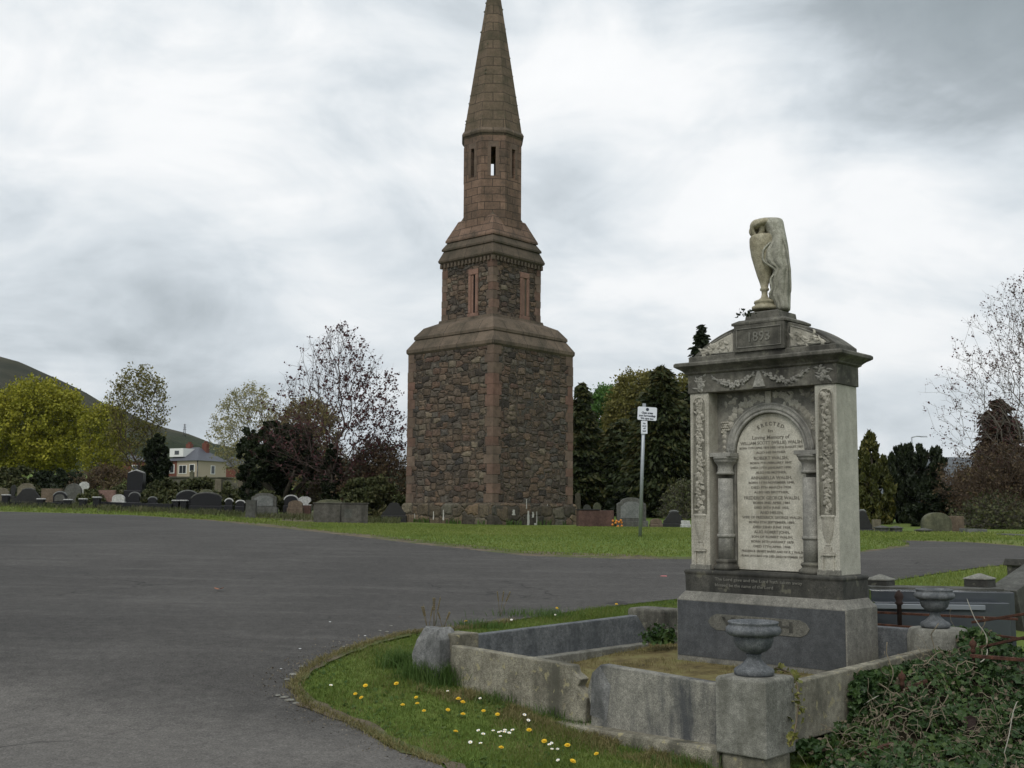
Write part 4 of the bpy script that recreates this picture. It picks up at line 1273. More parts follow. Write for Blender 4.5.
def plant_urn(name, label, loc, k, grp='iron urns on the plot pillars'):
    u = thing(name, label, 'urn', loc, 0.3, grp); u.scale = (1, 1, 1.06)
    b = MB(); s_ = k
    b.lathe([(.001, 0), (.135 * s_, 0), (.148 * s_, .012 * s_), (.150 * s_, .035 * s_), (.14 * s_, .05 * s_), (.10 * s_, .07 * s_), (.065 * s_, .10 * s_), (.05 * s_, .125 * s_), (.06 * s_, .135 * s_), (.06 * s_, .145 * s_), (.05 * s_, .15 * s_)], n=32)
    b.build('foot', M['bluestone'], u)
    b = MB(); b.lathe([(.05 * s_, .148 * s_), (.062 * s_, .156 * s_), (.10 * s_, .172 * s_), (.13 * s_, .20 * s_), (.148 * s_, .245 * s_), (.150 * s_, .285 * s_)], n=32)
    n = 32
    b.build('bowl', M['bluestone'], u)
    b = MB(); b.lathe([(.148 * s_, .275 * s_), (.18 * s_, .278 * s_), (.203 * s_, .295 * s_), (.207 * s_, .318 * s_), (.195 * s_, .338 * s_), (.182 * s_, .345 * s_), (.182 * s_, .358 * s_), (.19 * s_, .366 * s_), (.186 * s_, .375 * s_), (.165 * s_, .372 * s_), (.15 * s_, .345 * s_), (.001, .335 * s_)], n=32)
    b.build('rim', M['bluestone'], u)
    return u


plant_urn('stone_urn', 'blue grey pedestal urn with chipped rim on the nearest square pillar', (NP.x - .005, NP.y, np_top - .001), .93)
plant_urn('stone_urn', 'darker pedestal urn on the farther pillar amid the ivy, right of the monument', (pc['right'].x - .03, pc['right'].y - .02, rp_top - .0), .86)

# ------------------------------------------------------------------ foliage tools
def quads(cent, size, rng, aspect=1.5, sizevar=.4, axis=None, axmix=.7, wid=None):
    """numpy leaf quads around centres (n,3); axis (n,3) = preferred long direction"""
    n = len(cent)
    a = rng.normal(size=(n, 3)); a /= np.linalg.norm(a, axis=1)[:, None] + 1e-9
    r = rng.normal(size=(n, 3)); r /= np.linalg.norm(r, axis=1)[:, None] + 1e-9
    c = r if axis is None else axis * axmix + r * (1 - axmix)
    c /= np.linalg.norm(c, axis=1)[:, None] + 1e-9
    b = np.cross(a, c); b /= np.linalg.norm(b, axis=1)[:, None] + 1e-9
    s = size * (1 + rng.uniform(-sizevar, sizevar, n))[:, None]
    b = b * s * .5; c = c * s * .5 * aspect
    V = np.stack([cent - c, cent + b, cent + c, cent - b], 1).reshape(-1, 3)
    F = np.arange(4 * n).reshape(n, 4)
    return V, F


TREES = 'trees at the edge of the cemetery'


def colonise(targets, trunk, nr, bf=.35, step=.5, arch=.0):
    """attach every target point to the cheapest existing node; returns positions, parents"""
    pos = [np.array(p, float) for p in trunk]; par = [-1] + list(range(len(trunk) - 1)); plen = [0.0]
    for i in range(1, len(pos)): plen.append(plen[-1] + np.linalg.norm(pos[i] - pos[i - 1]))
    cap = len(targets) * 8 + 100
    P = np.zeros((cap, 3)); PL = np.zeros(cap); n = len(pos)
    P[:n] = pos; PL[:n] = plen; first = max(1, n // 3)
    root = pos[first]
    order = np.argsort(np.linalg.norm(targets - root, axis=1))
    for k in order:
        t = targets[k]
        d = P[first:n] - t; dist = np.sqrt((d * d).sum(1))
        cost = dist + bf * PL[first:n] + .6 * np.maximum(0, P[first:n, 2] - t[2])
        j = int(np.argmin(cost)) + first
        L = dist[j - first]
        m = min(6, max(1, int(L / step)))
        a = P[j].copy(); prev = j
        for q in range(1, m + 1):
            f = q / m; p = a * (1 - f) + t * f
            if q < m: p = p + nr.normal(size=3) * L * .05 + np.array([0, 0, arch * L * sin(pi * f)])
            if n >= cap: break
            P[n] = p; PL[n] = PL[prev] + np.linalg.norm(p - P[prev]); par.append(prev); prev = n; n += 1
    return P[:n], par


def chains(P, par, tip_r, pw, rmax):
    n = len(P); cnt = np.zeros(n); kids = [[] for _ in range(n)]
    for i in range(1, n): kids[par[i]].append(i)
    for i in range(n - 1, -1, -1):
        if not kids[i]: cnt[i] = 1
        if i: cnt[par[i]] += cnt[i]
    R = np.minimum(tip_r * np.maximum(cnt, 1) ** pw, rmax)
    out = []; stack = [(0, None)]
    while stack:
        i, frm = stack.pop(); path = [frm, i] if frm is not None else [i]
        while kids[i]:
            ks = sorted(kids[i], key=lambda q: -cnt[q])
            for q in ks[1:]: stack.append((q, i))
            i = ks[0]; path.append(i)
        if len(path) > 1: out.append((path, [R[path[1]] if k == 0 else R[q] for k, q in enumerate(path)]))
    return out, kids, cnt


def deciduous(name, label, loc, w, h, shape, leafm, nleaf, lsize, spread, bark='bark', seed=0, npts=700, base=.25, tip=.008, pw=.42, rmax=.3, surf=.55, twigs=2, twl=.35, bf=.35, leafy=None, cat='tree', grp=TREES, off=0.0, trunk_h=.45, arch=.05, lean=0, asp=1.4):
    nr = np.random.default_rng(seed)
    t = thing(name, label, cat, loc, 0, grp)
    T = []
    while len(T) < npts:
        tt = nr.uniform(0, 1); R = shape(tt)
        if nr.random() > R * .9 + .1: continue
        a = nr.uniform(0, 2 * pi); rad = R * (nr.uniform(surf, 1) if nr.random() < .7 else nr.uniform(.05, 1))
        rad *= 1 + .22 * mnoise.noise(Vector((cos(a) * 1.6 + seed, sin(a) * 1.6, tt * 3.5)))
        T.append((cos(a) * rad * w / 2 + off * w * tt, sin(a) * rad * w / 2, (base + (1 - base) * tt) * h))
    T = np.array(T)
    tr = [(nr.normal() * .006 * h * k + off * w * k * .15 + lean * k, nr.normal() * .006 * h * k, -.3 + (trunk_h * h + .3) * k / 5) for k in range(6)]
    P, par = colonise(T, tr, nr, bf, max(.35, h * .05), arch)
    ch, kids, cnt = chains(P, par, tip, pw, rmax)
    b = MB()
    for path, R in ch: b.tube([P[i] for i in path], R, 8 if R[0] > .1 else (5 if R[0] > .035 else 3))
    tips = np.array([i for i in range(len(P)) if cnt[i] <= 3 and i > 6])
    tw = []
    cen = np.array([off * w * .5, 0, h * (base + .1)])
    for i in tips:
        for _ in range(twigs):
            d = P[i] - cen; d /= np.linalg.norm(d) + 1e-6
            d = d * .6 + nr.normal(size=3) * .55 + np.array([0, 0, .25]); d /= np.linalg.norm(d)
            L = twl * nr.uniform(.5, 1.3); m_ = P[i] + d * L * .5 + nr.normal(size=3) * L * .08; e = P[i] + d * L + nr.normal(size=3) * L * .12
            b.tube([P[i], m_, e], [tip * .8, tip * .65, tip * .5], 3); tw += [m_, e]
    b.build('trunk', M[bark], t)
    src = np.array(tw) if tw else P[tips]
    if leafy is not None: src = src[np.array([leafy((p[0]) / (w / 2), p[1] / (w / 2), p[2] / h, nr.random()) for p in src])]
    if nleaf and len(src):
        idx = nr.integers(0, len(src), nleaf)
        c = src[idx] + nr.normal(size=(nleaf, 3)) * spread
        V, F = quads(c, lsize, nr, aspect=asp)
        np_mesh('crown', V, F, M[leafm], t)
    return t


def crown_tree(name, label, loc, w, h, shape, leafm, n, lsize, bark='bark', seed=0, base=.08, clumps=90, cr=.16, trunk_w=.03, cat='tree', grp=TREES, extra=None, trunk_h=.75, up=0.0, vz=.8, asp=1.7):
    """dense crown of overlapping leaf clumps near the envelope surface"""
    nr = np.random.default_rng(seed); rng = random.Random(seed)
    t = thing(name, label, cat, loc, 0, grp)
    b = MB()
    b.tube([(0, 0, -.3), (rng.gauss(0, .01) * w, 0, h * .3), (rng.gauss(0, .02) * w, 0, h * trunk_h)], [trunk_w * h, trunk_w * h * .75, trunk_w * h * .2], 8)
    cs = []; sz = []
    for k in range(clumps):
        for _ in range(40):
            tt = nr.uniform(base, 1) if k % 5 else nr.uniform(base, 1) ** .8
            R = shape((tt - base) / (1 - base))
            if nr.random() < R + .12: break
        a = nr.uniform(0, 2 * pi); rad = R * (nr.uniform(.6, 1.0) if k % 4 else nr.uniform(.1, .6))
        rad *= 1 + .25 * mnoise.noise(Vector((cos(a) * 1.7, sin(a) * 1.7, tt * 4 + seed)))
        cs.append((cos(a) * rad * w / 2, sin(a) * rad * w / 2, tt * h)); sz.append(nr.uniform(.45, 1.2) * (1 - .45 * tt))
        if k % 3 == 0: b.tube([(0, 0, max(.1, (tt - .12)) * h), (cs[-1][0] * .5, cs[-1][1] * .5, (tt - .04) * h), cs[-1]], [trunk_w * h * .35, trunk_w * h * .2, trunk_w * h * .08], 4)
    b.build('trunk', M[bark], t)
    cs = np.array(cs); sz = np.array(sz)
    idx = nr.integers(0, clumps, n)
    o = nr.normal(size=(n, 3)); o /= np.linalg.norm(o, axis=1)[:, None]; o *= (nr.uniform(0, 1, n) ** .5 * nr.choice([1, 1, 1, 1.25], n))[:, None]
    o *= (cr * w * sz[idx])[:, None]; o[:, 2] *= vz
    c = cs[idx] + o
    ax = np.tile(np.array([0, 0, 1.0]), (n, 1)) * up + o / (np.linalg.norm(o, axis=1)[:, None] + 1e-6) * (1 - up)
    V, F = quads(c, lsize, nr, aspect=asp, axis=ax, axmix=.6)
    np_mesh('crown', V, F, M[leafm], t)
    if extra: extra(t, nr)
    return t


def conifer(name, label, loc, w, h, leafm, n, lsize, seed=0, base=.06, nbr=260, pw=.8, droop=.22, bark='bark', cat='conifer', grp=TREES, fill=.62):
    """whorled drooping boughs hung with foliage"""
    nr = np.random.default_rng(seed)
    t = thing(name, label, cat, loc, 0, grp)
    b = MB(); b.tube([(0, 0, -.3), (0, 0, h * .5), (0, 0, h * .99)], [.022 * h, .013 * h, .015], 8)
    pts = []; ax = []
    for k in range(nbr):
        tt = base + (1 - base) * ((k + nr.random()) / nbr) ** 1.15
        u = (tt - base) / (1 - base)
        R = (1 - u) ** pw * min(1, fill + u * 3) * w / 2 * nr.uniform(.62, 1.12) * (1 + .25 * mnoise.noise(Vector((tt * 9, k * .37, seed)))) + .06 * w / 2
        a = nr.uniform(0, 2 * pi); dz = -droop * R
        m = 7; br = []
        for q in range(m + 1):
            f = q / m; br.append((cos(a) * R * f, sin(a) * R * f, tt * h + R * .18 * sin(pi * f * .8) + dz * f * f))
        if k % 2 == 0: b.tube(br[::2], [.009 * h * (1 - u) + .01, .006 * h * (1 - u) + .008, .005, .004][:len(br[::2])], 4)
        k_ = max(3, int(n / nbr * (R / (w / 2)) * 1.7))
        f = nr.uniform(.12, 1.05, k_) ** .7
        B_ = np.array(br); fi = np.clip(f * m, 0, m - .001); i0 = fi.astype(int); fr = (fi - i0)[:, None]
        c = B_[i0] * (1 - fr) + B_[i0 + 1] * fr
        sp = (.05 + .13 * (1 - np.abs(f - .55))) * R + .05
        o = nr.normal(size=(k_, 3)) * sp[:, None]; o[:, 2] = o[:, 2] * .45 - np.abs(o[:, 2]) * .35
        pts.append(c + o)
        d = np.array([cos(a), sin(a), -.45]); ax.append(np.tile(d, (k_, 1)))
    b.build('trunk', M[bark], t)
    V, F = quads(np.concatenate(pts), lsize, nr, aspect=2.6, axis=np.concatenate(ax), axmix=.62)
    np_mesh('crown', V, F, M[leafm], t)
    return t


def tree_px(pxc, pyt, Y, pxw):
    """ground spot, width and height of a tree from its centre column, top row, depth and width in pixels"""
    s = spot(pxc, Y); top = at(pxc, pyt, Y)
    return s, pxw * mpp(Y), top.z - s.z


broad = lambda t: max(.05, sin(pi * min(1, .12 + .86 * t))) ** .55
col_ = lambda t: min(1, (1 - t) * 3.2 + .05) ** .7 * min(1, .6 + t * 2)
ball_ = lambda t: max(.0, 1 - ((t - .42) / .60) ** 2) ** .5
vase = lambda t: max(0, min(1, .25 + t * 2.4)) * max(0, 1 - max(0, (t - .35) / .66) ** 2.2) ** .6
spread_ = lambda t: min(1, .62 + t * 1.6) * max(0, 1 - max(0, (t - .22) / .79) ** 1.9) ** .7
tall_ = lambda t: max(.0, min(1, .45 + t * 1.6) * (1 - max(0, (t - .6) / .42) ** 2) ** .5 if t < 1.0 else 0)

# left side, from the edge of the picture to the tower
s, w_, h_ = tree_px(34, 387, 76, 104)
deciduous('broadleaf_tree', 'large round yellow-green tree at the left edge with spreading dark limbs', s, w_, h_, ball_, 'leaf_yg', 42000, .12, .15, seed=3, npts=850, base=.2, twl=.5, rmax=.34, trunk_h=.25, surf=.5)
s, w_, h_ = tree_px(102, 408, 70, 44)
deciduous('broadleaf_tree', 'smaller loose yellow-green tree between the big round tree and the tall thin brown one', s, w_, h_, tall_, 'leaf_yg', 8500, .10, .14, seed=5, npts=420, base=.12, rmax=.16, tip=.007)
s, w_, h_ = tree_px(135, 371, 66, 66)
deciduous('broadleaf_tree', 'tall thin tree with sparse brownish young leaves and sky between its upper twigs', s, w_, h_, lambda t: tall_(t) * (.7 + .3 * t), 'leaf_olive', 5600, .09, .09, bark='bark_red', seed=8, npts=620, base=.16, rmax=.2, tip=.0075, twl=.45, bf=.5)
s, w_, h_ = tree_px(155, 436, 64, 28)
crown_tree('yew_tree', 'compact very dark evergreen just left of the white dormer house', s, w_, h_, broad, 'leaf_dark', 22000, .12, seed=4, base=.02, clumps=110, cr=.15, up=.4)
s, w_, h_ = tree_px(246, 388, 84, 78)
deciduous('broadleaf_tree', 'pale budding tree with cream twigs rising behind the dark domed evergreen', s, w_, h_, vase, 'leaf_pale', 7500, .095, .10, bark='bark_pale', seed=12, npts=620, base=.16, rmax=.2, tip=.008, twl=.5, bf=.5)
s, w_, h_ = tree_px(305, 400, 82, 70)
deciduous('broadleaf_tree', 'ochre leafing tree half hidden between the dark dome and the copper tree', s, w_, h_, ball_, 'leaf_ochre', 15000, .11, .14, bark='bark_red', seed=14, npts=500, base=.16, rmax=.2, tip=.008)
s, w_, h_ = tree_px(247, 426, 58, 26)
crown_tree('ivy_clad_trunk', 'narrow ivy-clad trunk leaning beside the dark domed evergreen', s, w_, h_, col_, 'leaf_dark', 11000, .11, seed=21, base=.02, clumps=80, cr=.17, up=.3)
s, w_, h_ = tree_px(282, 424, 52.6, 74)
ds = lambda t: 0.12 if t < .25 else sqrt(max(0, 1 - ((t - .55) / .48) ** 2)) * .98 + .03


def limbs(t, nr):
    b = MB(); r = random.Random(3)
    for k in range(9):
        a = r.uniform(0, 2 * pi); R = w_ / 2 * .85
        b.tube([(0, 0, .15), (cos(a) * R * .35, sin(a) * R * .35, h_ * .24), (cos(a) * R, sin(a) * R, h_ * .46)], [.14, .10, .05], 6)
    b.build('limb', M['bark'], t)


crown_tree('evergreen_tree', 'dark dome-shaped evergreen spreading from a low forked trunk behind the grey arched headstone', s, w_, h_, ds, 'leaf_dark', 42000, .10, seed=7, base=.18, clumps=190, cr=.11, trunk_w=.035, extra=limbs, trunk_h=.4)
s, w_, h_ = tree_px(335, 330, 50, 148)
deciduous('copper_beech', 'copper beech with bare forking branches and sparse purple leaves, left of the stone tower', s, w_, h_, spread_, 'leaf_copper', 5600, .085, .06, bark='bark_twig', seed=31, npts=1150, base=.16, rmax=.26, tip=.0068, twl=.38, bf=.55, twigs=2, trunk_h=.5, surf=.35, leafy=lambda x, y, z, r: r < (.30 if x < .1 else .85) * (1 if z < .75 else .5), asp=1.2)
s, w_, h_ = tree_px(300, 414, 53, 84)
deciduous('small_tree', 'low reddish-brown thicket tree with sweeping twigs in front of the dark dome', s, w_, h_, ball_, 'leaf_brown', 1300, .06, .06, bark='bark_red', seed=33, npts=280, base=.42, rmax=.12, tip=.008, twl=.4, trunk_h=.35)
s, w_, h_ = tree_px(331, 440, 49.5, 20)
crown_tree('ivy_column', 'dark ivy column wrapped round the foot of the copper beech', s, w_, h_, col_, 'leaf_dark', 9000, .09, seed=23, base=.02, clumps=60, cr=.2, cat='ivy', grp=None)
BUSH = 'bushes behind the headstones'


def bush(name, label, pxc, pyt, Y, pxw, leafm, n, ls, seed, shape=None, grp=BUSH, clumps=90, cr=.12):
    s, w_, h_ = tree_px(pxc, pyt, Y, pxw)
    return crown_tree(name, label, s, w_, h_, shape or (lambda t: sqrt(max(0, 1 - t * t * .95))), leafm, n, ls, seed=seed, base=.02, clumps=clumps, cr=cr, trunk_w=.02, cat='bush', grp=grp)


def twig_bush(label, pxc, pyt, Y, pxw, leafm, n, seed, bark='bark_red', npts=600, name='twiggy_bush', ls=.07, tip=.0065):
    s, w_, h_ = tree_px(pxc, pyt, Y, pxw)
    return deciduous(name, label, s, w_, h_, lambda t: sqrt(max(0, 1 - t * t * .95)), leafm, n, ls, .07, bark=bark, seed=seed, npts=npts, base=.08, tip=tip, rmax=.05, trunk_h=.15, twl=.4, twigs=3, surf=.2, cat='bush', grp=BUSH)


twig_bush('broad brown leafless bush against the left side of the tower', 377, 446, 50, 90, 'leaf_brown', 9500, 41, npts=900)
bush('bush', 'green lower bush in front of the brown one, near the tower foot', 370, 476, 47.5, 66, 'leaf_bush', 14000, .085, 42)
bush('bush', 'olive bush under the ochre tree, behind the white rounded headstone', 322, 470, 60, 60, 'leaf_bush', 14000, .11, 43)
bush('bush', 'grey green bush at the far left behind the tan headstone', 12, 468, 66, 60, 'leaf_bush', 14000, .12, 44)
bush('bush', 'dark bush under the big round tree', 60, 472, 68, 70, 'leaf_dark', 12000, .13, 45)
twig_bush('brown undergrowth behind the pink headstone', 106, 470, 64, 70, 'leaf_brown', 5000, 46, npts=450)
bush('bush', 'straw-coloured scrub right of the tall black monument', 163, 480, 57, 44, 'leaf_bush', 9000, .10, 47)
bush('bush', 'mixed scrub in front of the cream house', 206, 481, 62, 84, 'leaf_bush', 11000, .11, 48)
bush('bush', 'ragged green scrub by the ivy-clad trunk', 262, 478, 60, 54, 'leaf_bush', 9000, .10, 49)
twig_bush('brushwood clump below the ivy column', 330, 468, 55, 50, 'leaf_brown', 3500, 50, npts=420)
for i_, (a_, b__, c__, lb) in enumerate([(224, 489, 54, 'weedy clump between the two tan stone posts'), (152, 491, 54, 'weedy clump right of the black gabled monument'), (92, 490, 55, 'weedy clump beside the white rounded headstone at the left'), (30, 488, 60, 'weedy clump between the far left headstones'), (268, 492, 50, 'weedy clump right behind the broad grey arched headstone'), (122, 487, 59, 'weedy clump left of the black gabled monument')]):
    bush('bush', lb, a_, b__, c__, 34, 'leaf_bush', 3600, .08, 60 + i_, clumps=40, cr=.16)

# right of the tower
s, w_, h_ = tree_px(582, 384, 62, 46)
conifer('conifer', 'dark conifer half hidden behind the right side of the tower', s, w_, h_, 'leaf_conifer', 26000, .13, seed=71, pw=.62)
s, w_, h_ = tree_px(612, 391, 84, 72)
deciduous('broadleaf_tree', 'bright green tree between the tower and the big dark conifer', s, w_, h_, ball_, 'leaf_bright', 42000, .13, .2, seed=72, npts=600, base=.1, rmax=.2)
s, w_, h_ = tree_px(640, 377, 80, 66)
deciduous('broadleaf_tree', 'tall olive-yellow tree rising behind the street sign', s, w_, h_, tall_, 'leaf_olive', 40000, .12, .2, bark='bark_pale', seed=73, npts=620, base=.1, rmax=.2)
s, w_, h_ = tree_px(700, 372, 74, 64)
deciduous('broadleaf_tree', 'yellow-green tree mostly hidden behind the carved monument', s, w_, h_, tall_, 'leaf_olive', 15000, .13, .2, seed=74, npts=420, base=.1, rmax=.2)
s, w_, h_ = tree_px(663, 367, 58, 78)
conifer('conifer', 'tallest dark conifer with drooping boughs behind the street sign', s, w_, h_, 'leaf_conifer', 52000, .12, seed=75, nbr=360, pw=.62, base=.08)
s, w_, h_ = tree_px(622, 420, 62, 60)
conifer('conifer', 'lower spreading dark conifer to the left of the street sign', s, w_, h_, 'leaf_conifer', 34000, .12, seed=76, nbr=300, pw=.55, base=.1)
s, w_, h_ = tree_px(703.5, 326, 58, 62)
conifer('conifer', 'slender dark conifer whose tip shows above the left shoulder of the monument', s, w_, h_, 'leaf_dark', 30000, .12, seed=77, nbr=340, pw=.85)
bush('bush', 'dark undergrowth below the conifers behind the grey headstone', 640, 482, 60, 70, 'leaf_dark', 12000, .11, 80)
twig_bush('brown undergrowth left of the carved monument', 686, 486, 54, 50, 'leaf_bush', 3500, 81, bark='bark_pale', npts=380)
s, w_, h_ = tree_px(873, 435, 48, 42)
crown_tree('golden_conifer', 'golden-tinged upright conifer just right of the carved monument', s, w_, h_, lambda t: min(1, (1 - t) * 2.0) ** .8, 'leaf_golden', 36000, .075, seed=82, base=.03, clumps=150, cr=.11, up=.85, vz=1.9, asp=2.4, cat='conifer')
s, w_, h_ = tree_px(916, 447, 50, 62)
crown_tree('cypress', 'broad flat-topped dark cypress beside the golden conifer', s, w_, h_, lambda t: min(1, (1 - t) * 7 + .25) ** .5, 'leaf_dark', 42000, .08, seed=83, base=.02, clumps=240, cr=.08, up=.9, vz=1.9, asp=2.4)
s, w_, h_ = tree_px(806, 440, 60, 80)
crown_tree('evergreen_tree', 'dark evergreen mass hidden behind the carved monument', s, w_, h_, broad, 'leaf_dark', 12000, .15, seed=84, base=.03)
twig_bush('dark reddish-brown bush behind the domed headstone at the right', 974, 476, 45, 90, 'leaf_brown', 8000, 85, npts=850, tip=.006)
bush('bush', 'dusky evergreen bush in front of the cypress', 938, 482, 44.5, 50, 'leaf_dark', 14000, .08, 86)
twig_bush('brown hedge growth under the bare tree at the right edge', 1006, 470, 42, 90, 'leaf_brown', 8000, 87, npts=900, tip=.006)
bush('bush', 'dark evergreen undergrowth behind the right edge hedge', 990, 478, 47, 100, 'leaf_dark', 14000, .09, 90)
twig_bush('dry straw-coloured scrub at the right edge behind the kerbs', 996, 504, 40, 86, 'leaf_bush', 3500, 88, bark='bark_pale', npts=500, tip=.005)
s, w_, h_ = tree_px(1004, 400, 46, 62)
conifer('conifer', 'dark reddish conifer standing under the bare tree at the right edge', s, w_, h_, 'leaf_redconifer', 34000, .085, seed=89, pw=.55, base=.05, nbr=300)
s, w_, h_ = tree_px(1048, 272, 42, 212)
deciduous('bare_tree', 'nearly leafless grey-barked tree reaching in from the right edge', s, w_, h_, spread_, 'leaf_copper', 6200, .055, .045, bark='bark_pale', seed=93, npts=1900, base=.22, rmax=.24, tip=.005, twl=.28, bf=.5, twigs=2, trunk_h=.35, surf=.3, asp=1.2, leafy=lambda x, y, z, r: r < .7)
s, w_, h_ = tree_px(1008, 446, 40.5, 140)
deciduous('small_tree', 'low arching shrub tree with long reddish bare boughs at the right edge', s, w_, h_, ball_, 'leaf_brown', 2600, .06, .06, bark='bark_red', seed=95, npts=900, base=.22, rmax=.10, tip=.0055, twl=.35, trunk_h=.25, surf=.3, bf=.6)

# ------------------------------------------------------------------ houses, van, lamp, mast
def gable_box(b, x0, x1, y0, y1, z0, z1): b.box(x0, x1, y0, y1, z0, z1)


hs_ = spot(197, 170); hz = at(197, 482, 170).z
h1 = thing('house', 'cream rendered bungalow with grey hipped roof, red brick bay and white dormer', 'house', (hs_.x, hs_.y, hz), radians(-30))
wh = 3.0; a_ = 2.9
b = MB(); b.box(-a_ + 1.7, a_, -a_, a_, -2, wh); b.build('wall', M['render'], h1)
b = MB(); b.box(-a_, -a_ + 1.695, -a_ - .05, a_, -2, wh + .0); b.build('brick_bay', M['brick'], h1)
b = MB(); b.rings([[(-a_ - .3, -a_ - .3, wh), (a_ + .3, -a_ - .3, wh), (a_ + .3, a_ + .3, wh), (-a_ - .3, a_ + .3, wh)], [(-1.2, -.05, wh + 2.1), (.2, -.05, wh + 2.1), (.2, .05, wh + 2.1), (-1.2, .05, wh + 2.1)]])
rf_ = b.build('roof', M['slate'], h1)
for x, y in ((-2.4, .6), (.9, .6)):
    b = MB(); b.box(x - .45, x + .45, y - .3, y + .3, wh + .9, wh + 2.7); b.box(x - .3, x - .1, y - .1, y + .1, wh + 2.701, wh + 3.0); b.box(x + .1, x + .3, y - .1, y + .1, wh + 2.701, wh + 3.0)
    b.build('chimney', M['brick'], rf_)
b = MB(); b.box(-2.95, -.2, -2.75, -.3, wh + .62, wh + 1.85); dm = b.build('dormer', M['whitepaint'], h1)
b = MB(); b.box(-1.9, -1.05, -2.80, -2.74, wh + .95, wh + 1.5); b.build('window', M['glass'], dm)


def win(parent, x0, x1, z0, z1, y, rot=0, mull=1):
    b = MB(); R_ = Matrix.Rotation(rot, 3, 'Z')
    b.box(x0 - .09, x1 + .09, y - .05, y + .02, z0 - .1, z1 + .08); b.v = [tuple(R_ @ Vector(p)) for p in b.v]
    f = b.build('window', M['whitepaint'], parent)
    b = MB(); n = mull + 1; wv = (x1 - x0) / n
    for k in range(n): b.box(x0 + k * wv + .04, x0 + (k + 1) * wv - .04, y - .07, y - .045, z0, z1)
    b.v = [tuple(R_ @ Vector(p)) for p in b.v]
    b.build('pane', M['glass'], f)
    return f


win(h1, -2.5, -1.7, 1.3, 2.4, -a_ - .06, 0, 0); win(h1, -.7, .7, 1.2, 2.3, -a_, 0, 1); win(h1, 1.4, 2.3, 1.5, 2.4, -a_, 0, 0)
win(h1, -.2, .5, 1.2, 2.3, -a_, pi / 2, 0)
b = MB(); b.tube([(a_ + .05, -a_ - .05, -2), (a_ + .05, -a_ - .05, wh)], .07, 6); b.build('drainpipe', M['glass'], h1)

hs_ = spot(234, 180); hz = at(234, 482, 180).z
h2 = thing('house', 'small red brick house with grey roof right of the cream bungalow', 'house', (hs_.x, hs_.y, hz), radians(-20))
b = MB(); b.box(-2.0, 1.6, -2, 2, -2, 2.3); b.build('wall', M['brick'], h2)
b = MB(); b.rings([[(-2.3, -2.3, 2.3), (1.9, -2.3, 2.3), (1.9, 2.3, 2.3), (-2.3, 2.3, 2.3)], [(-.6, -.05, 3.9), (.6, -.05, 3.9), (.6, .05, 3.9), (-.6, .05, 3.9)]]); b.build('roof', M['slate'], h2)
win(h2, -1.2, -.4, .8, 1.7, -2.0, 0, 0)
hs_ = spot(128, 165); hz = at(128, 480, 165).z
h3 = thing('house', 'red brick house with pale windows glimpsed between the thin tree and the yew', 'house', (hs_.x, hs_.y, hz), radians(8))
b = MB(); b.box(-3.6, 2.6, -2, 2.5, -2, 2.6); b.build('wall', M['brick'], h3)
b = MB(); b.rings([[(-3.9, -2.3, 2.6), (2.9, -2.3, 2.6), (2.9, 2.8, 2.6), (-3.9, 2.8, 2.6)], [(-2, .2, 3.6), (1, .2, 3.6), (1, .3, 3.6), (-2, .3, 3.6)]]); b.build('roof', M['slate'], h3)
win(h3, -1.6, -.8, 1.2, 2.2, -2.0, 0, 0); win(h3, .9, 1.9, .9, 2.0, -2.0, 0, 0)
# boundary wall in front of the houses
p0 = spot(140, 90); p1 = spot(246, 92); b = MB(); L = (p1 - p0).length
zt_ = at(195, 478, 91).z
d = p1 - p0; b.box(-L / 2, L / 2, -.2, .2, -2.4, 0, 0, .03); b.box(-L / 2, L / 2, -.26, .26, .003, .1)
tag(b.build('boundary_wall', M['wall_stone'], None, loc=((p0.x + p1.x) / 2, (p0.y + p1.y) / 2, zt_), rz=atan2(d.y, d.x)), 'long grey stone cemetery wall below the houses', 'wall')

# van seen through the trees
vs_ = spot(614, 76); vz = vs_.z
vz = at(614, 499, 76).z - .75
van = thing('van', 'white van parked in the shade beyond the conifers', 'van', (vs_.x, vs_.y, vz), radians(4))
b = MB(); b.prism([(-1.3, .35), (1.3, .35), (1.3, .8), (1.05, 1.02), (.75, 1.5), (.6, 1.56), (-1.2, 1.56), (-1.3, 1.45)], -.85, .85)
b.build('body', M['whitepaint'], van, bevel=.05)
b = MB(); b.prism([(.98, 1.04), (.74, 1.42), (.72, 1.42), (.96, 1.04)], -.72, .72); b.box(-1.05, -.4, -.86, .86, 1.05, 1.28); b.box(-.3, .35, -.86, .86, 1.05, 1.28); b.build('window', M['glass'], van)
for x in (-.85, .85):
    for y in (-.8, .8):
        b = MB(); t = MB(); t.lathe([(.001, -.1), (.3, -.1), (.33, -.06), (.33, .06), (.3, .1), (.001, .1)], n=18)
        b.add([(x + p[0], y + p[2], .33 + p[1]) for p in t.v], t.f); wl_ = b.build('wheel', M['tyre'], van)

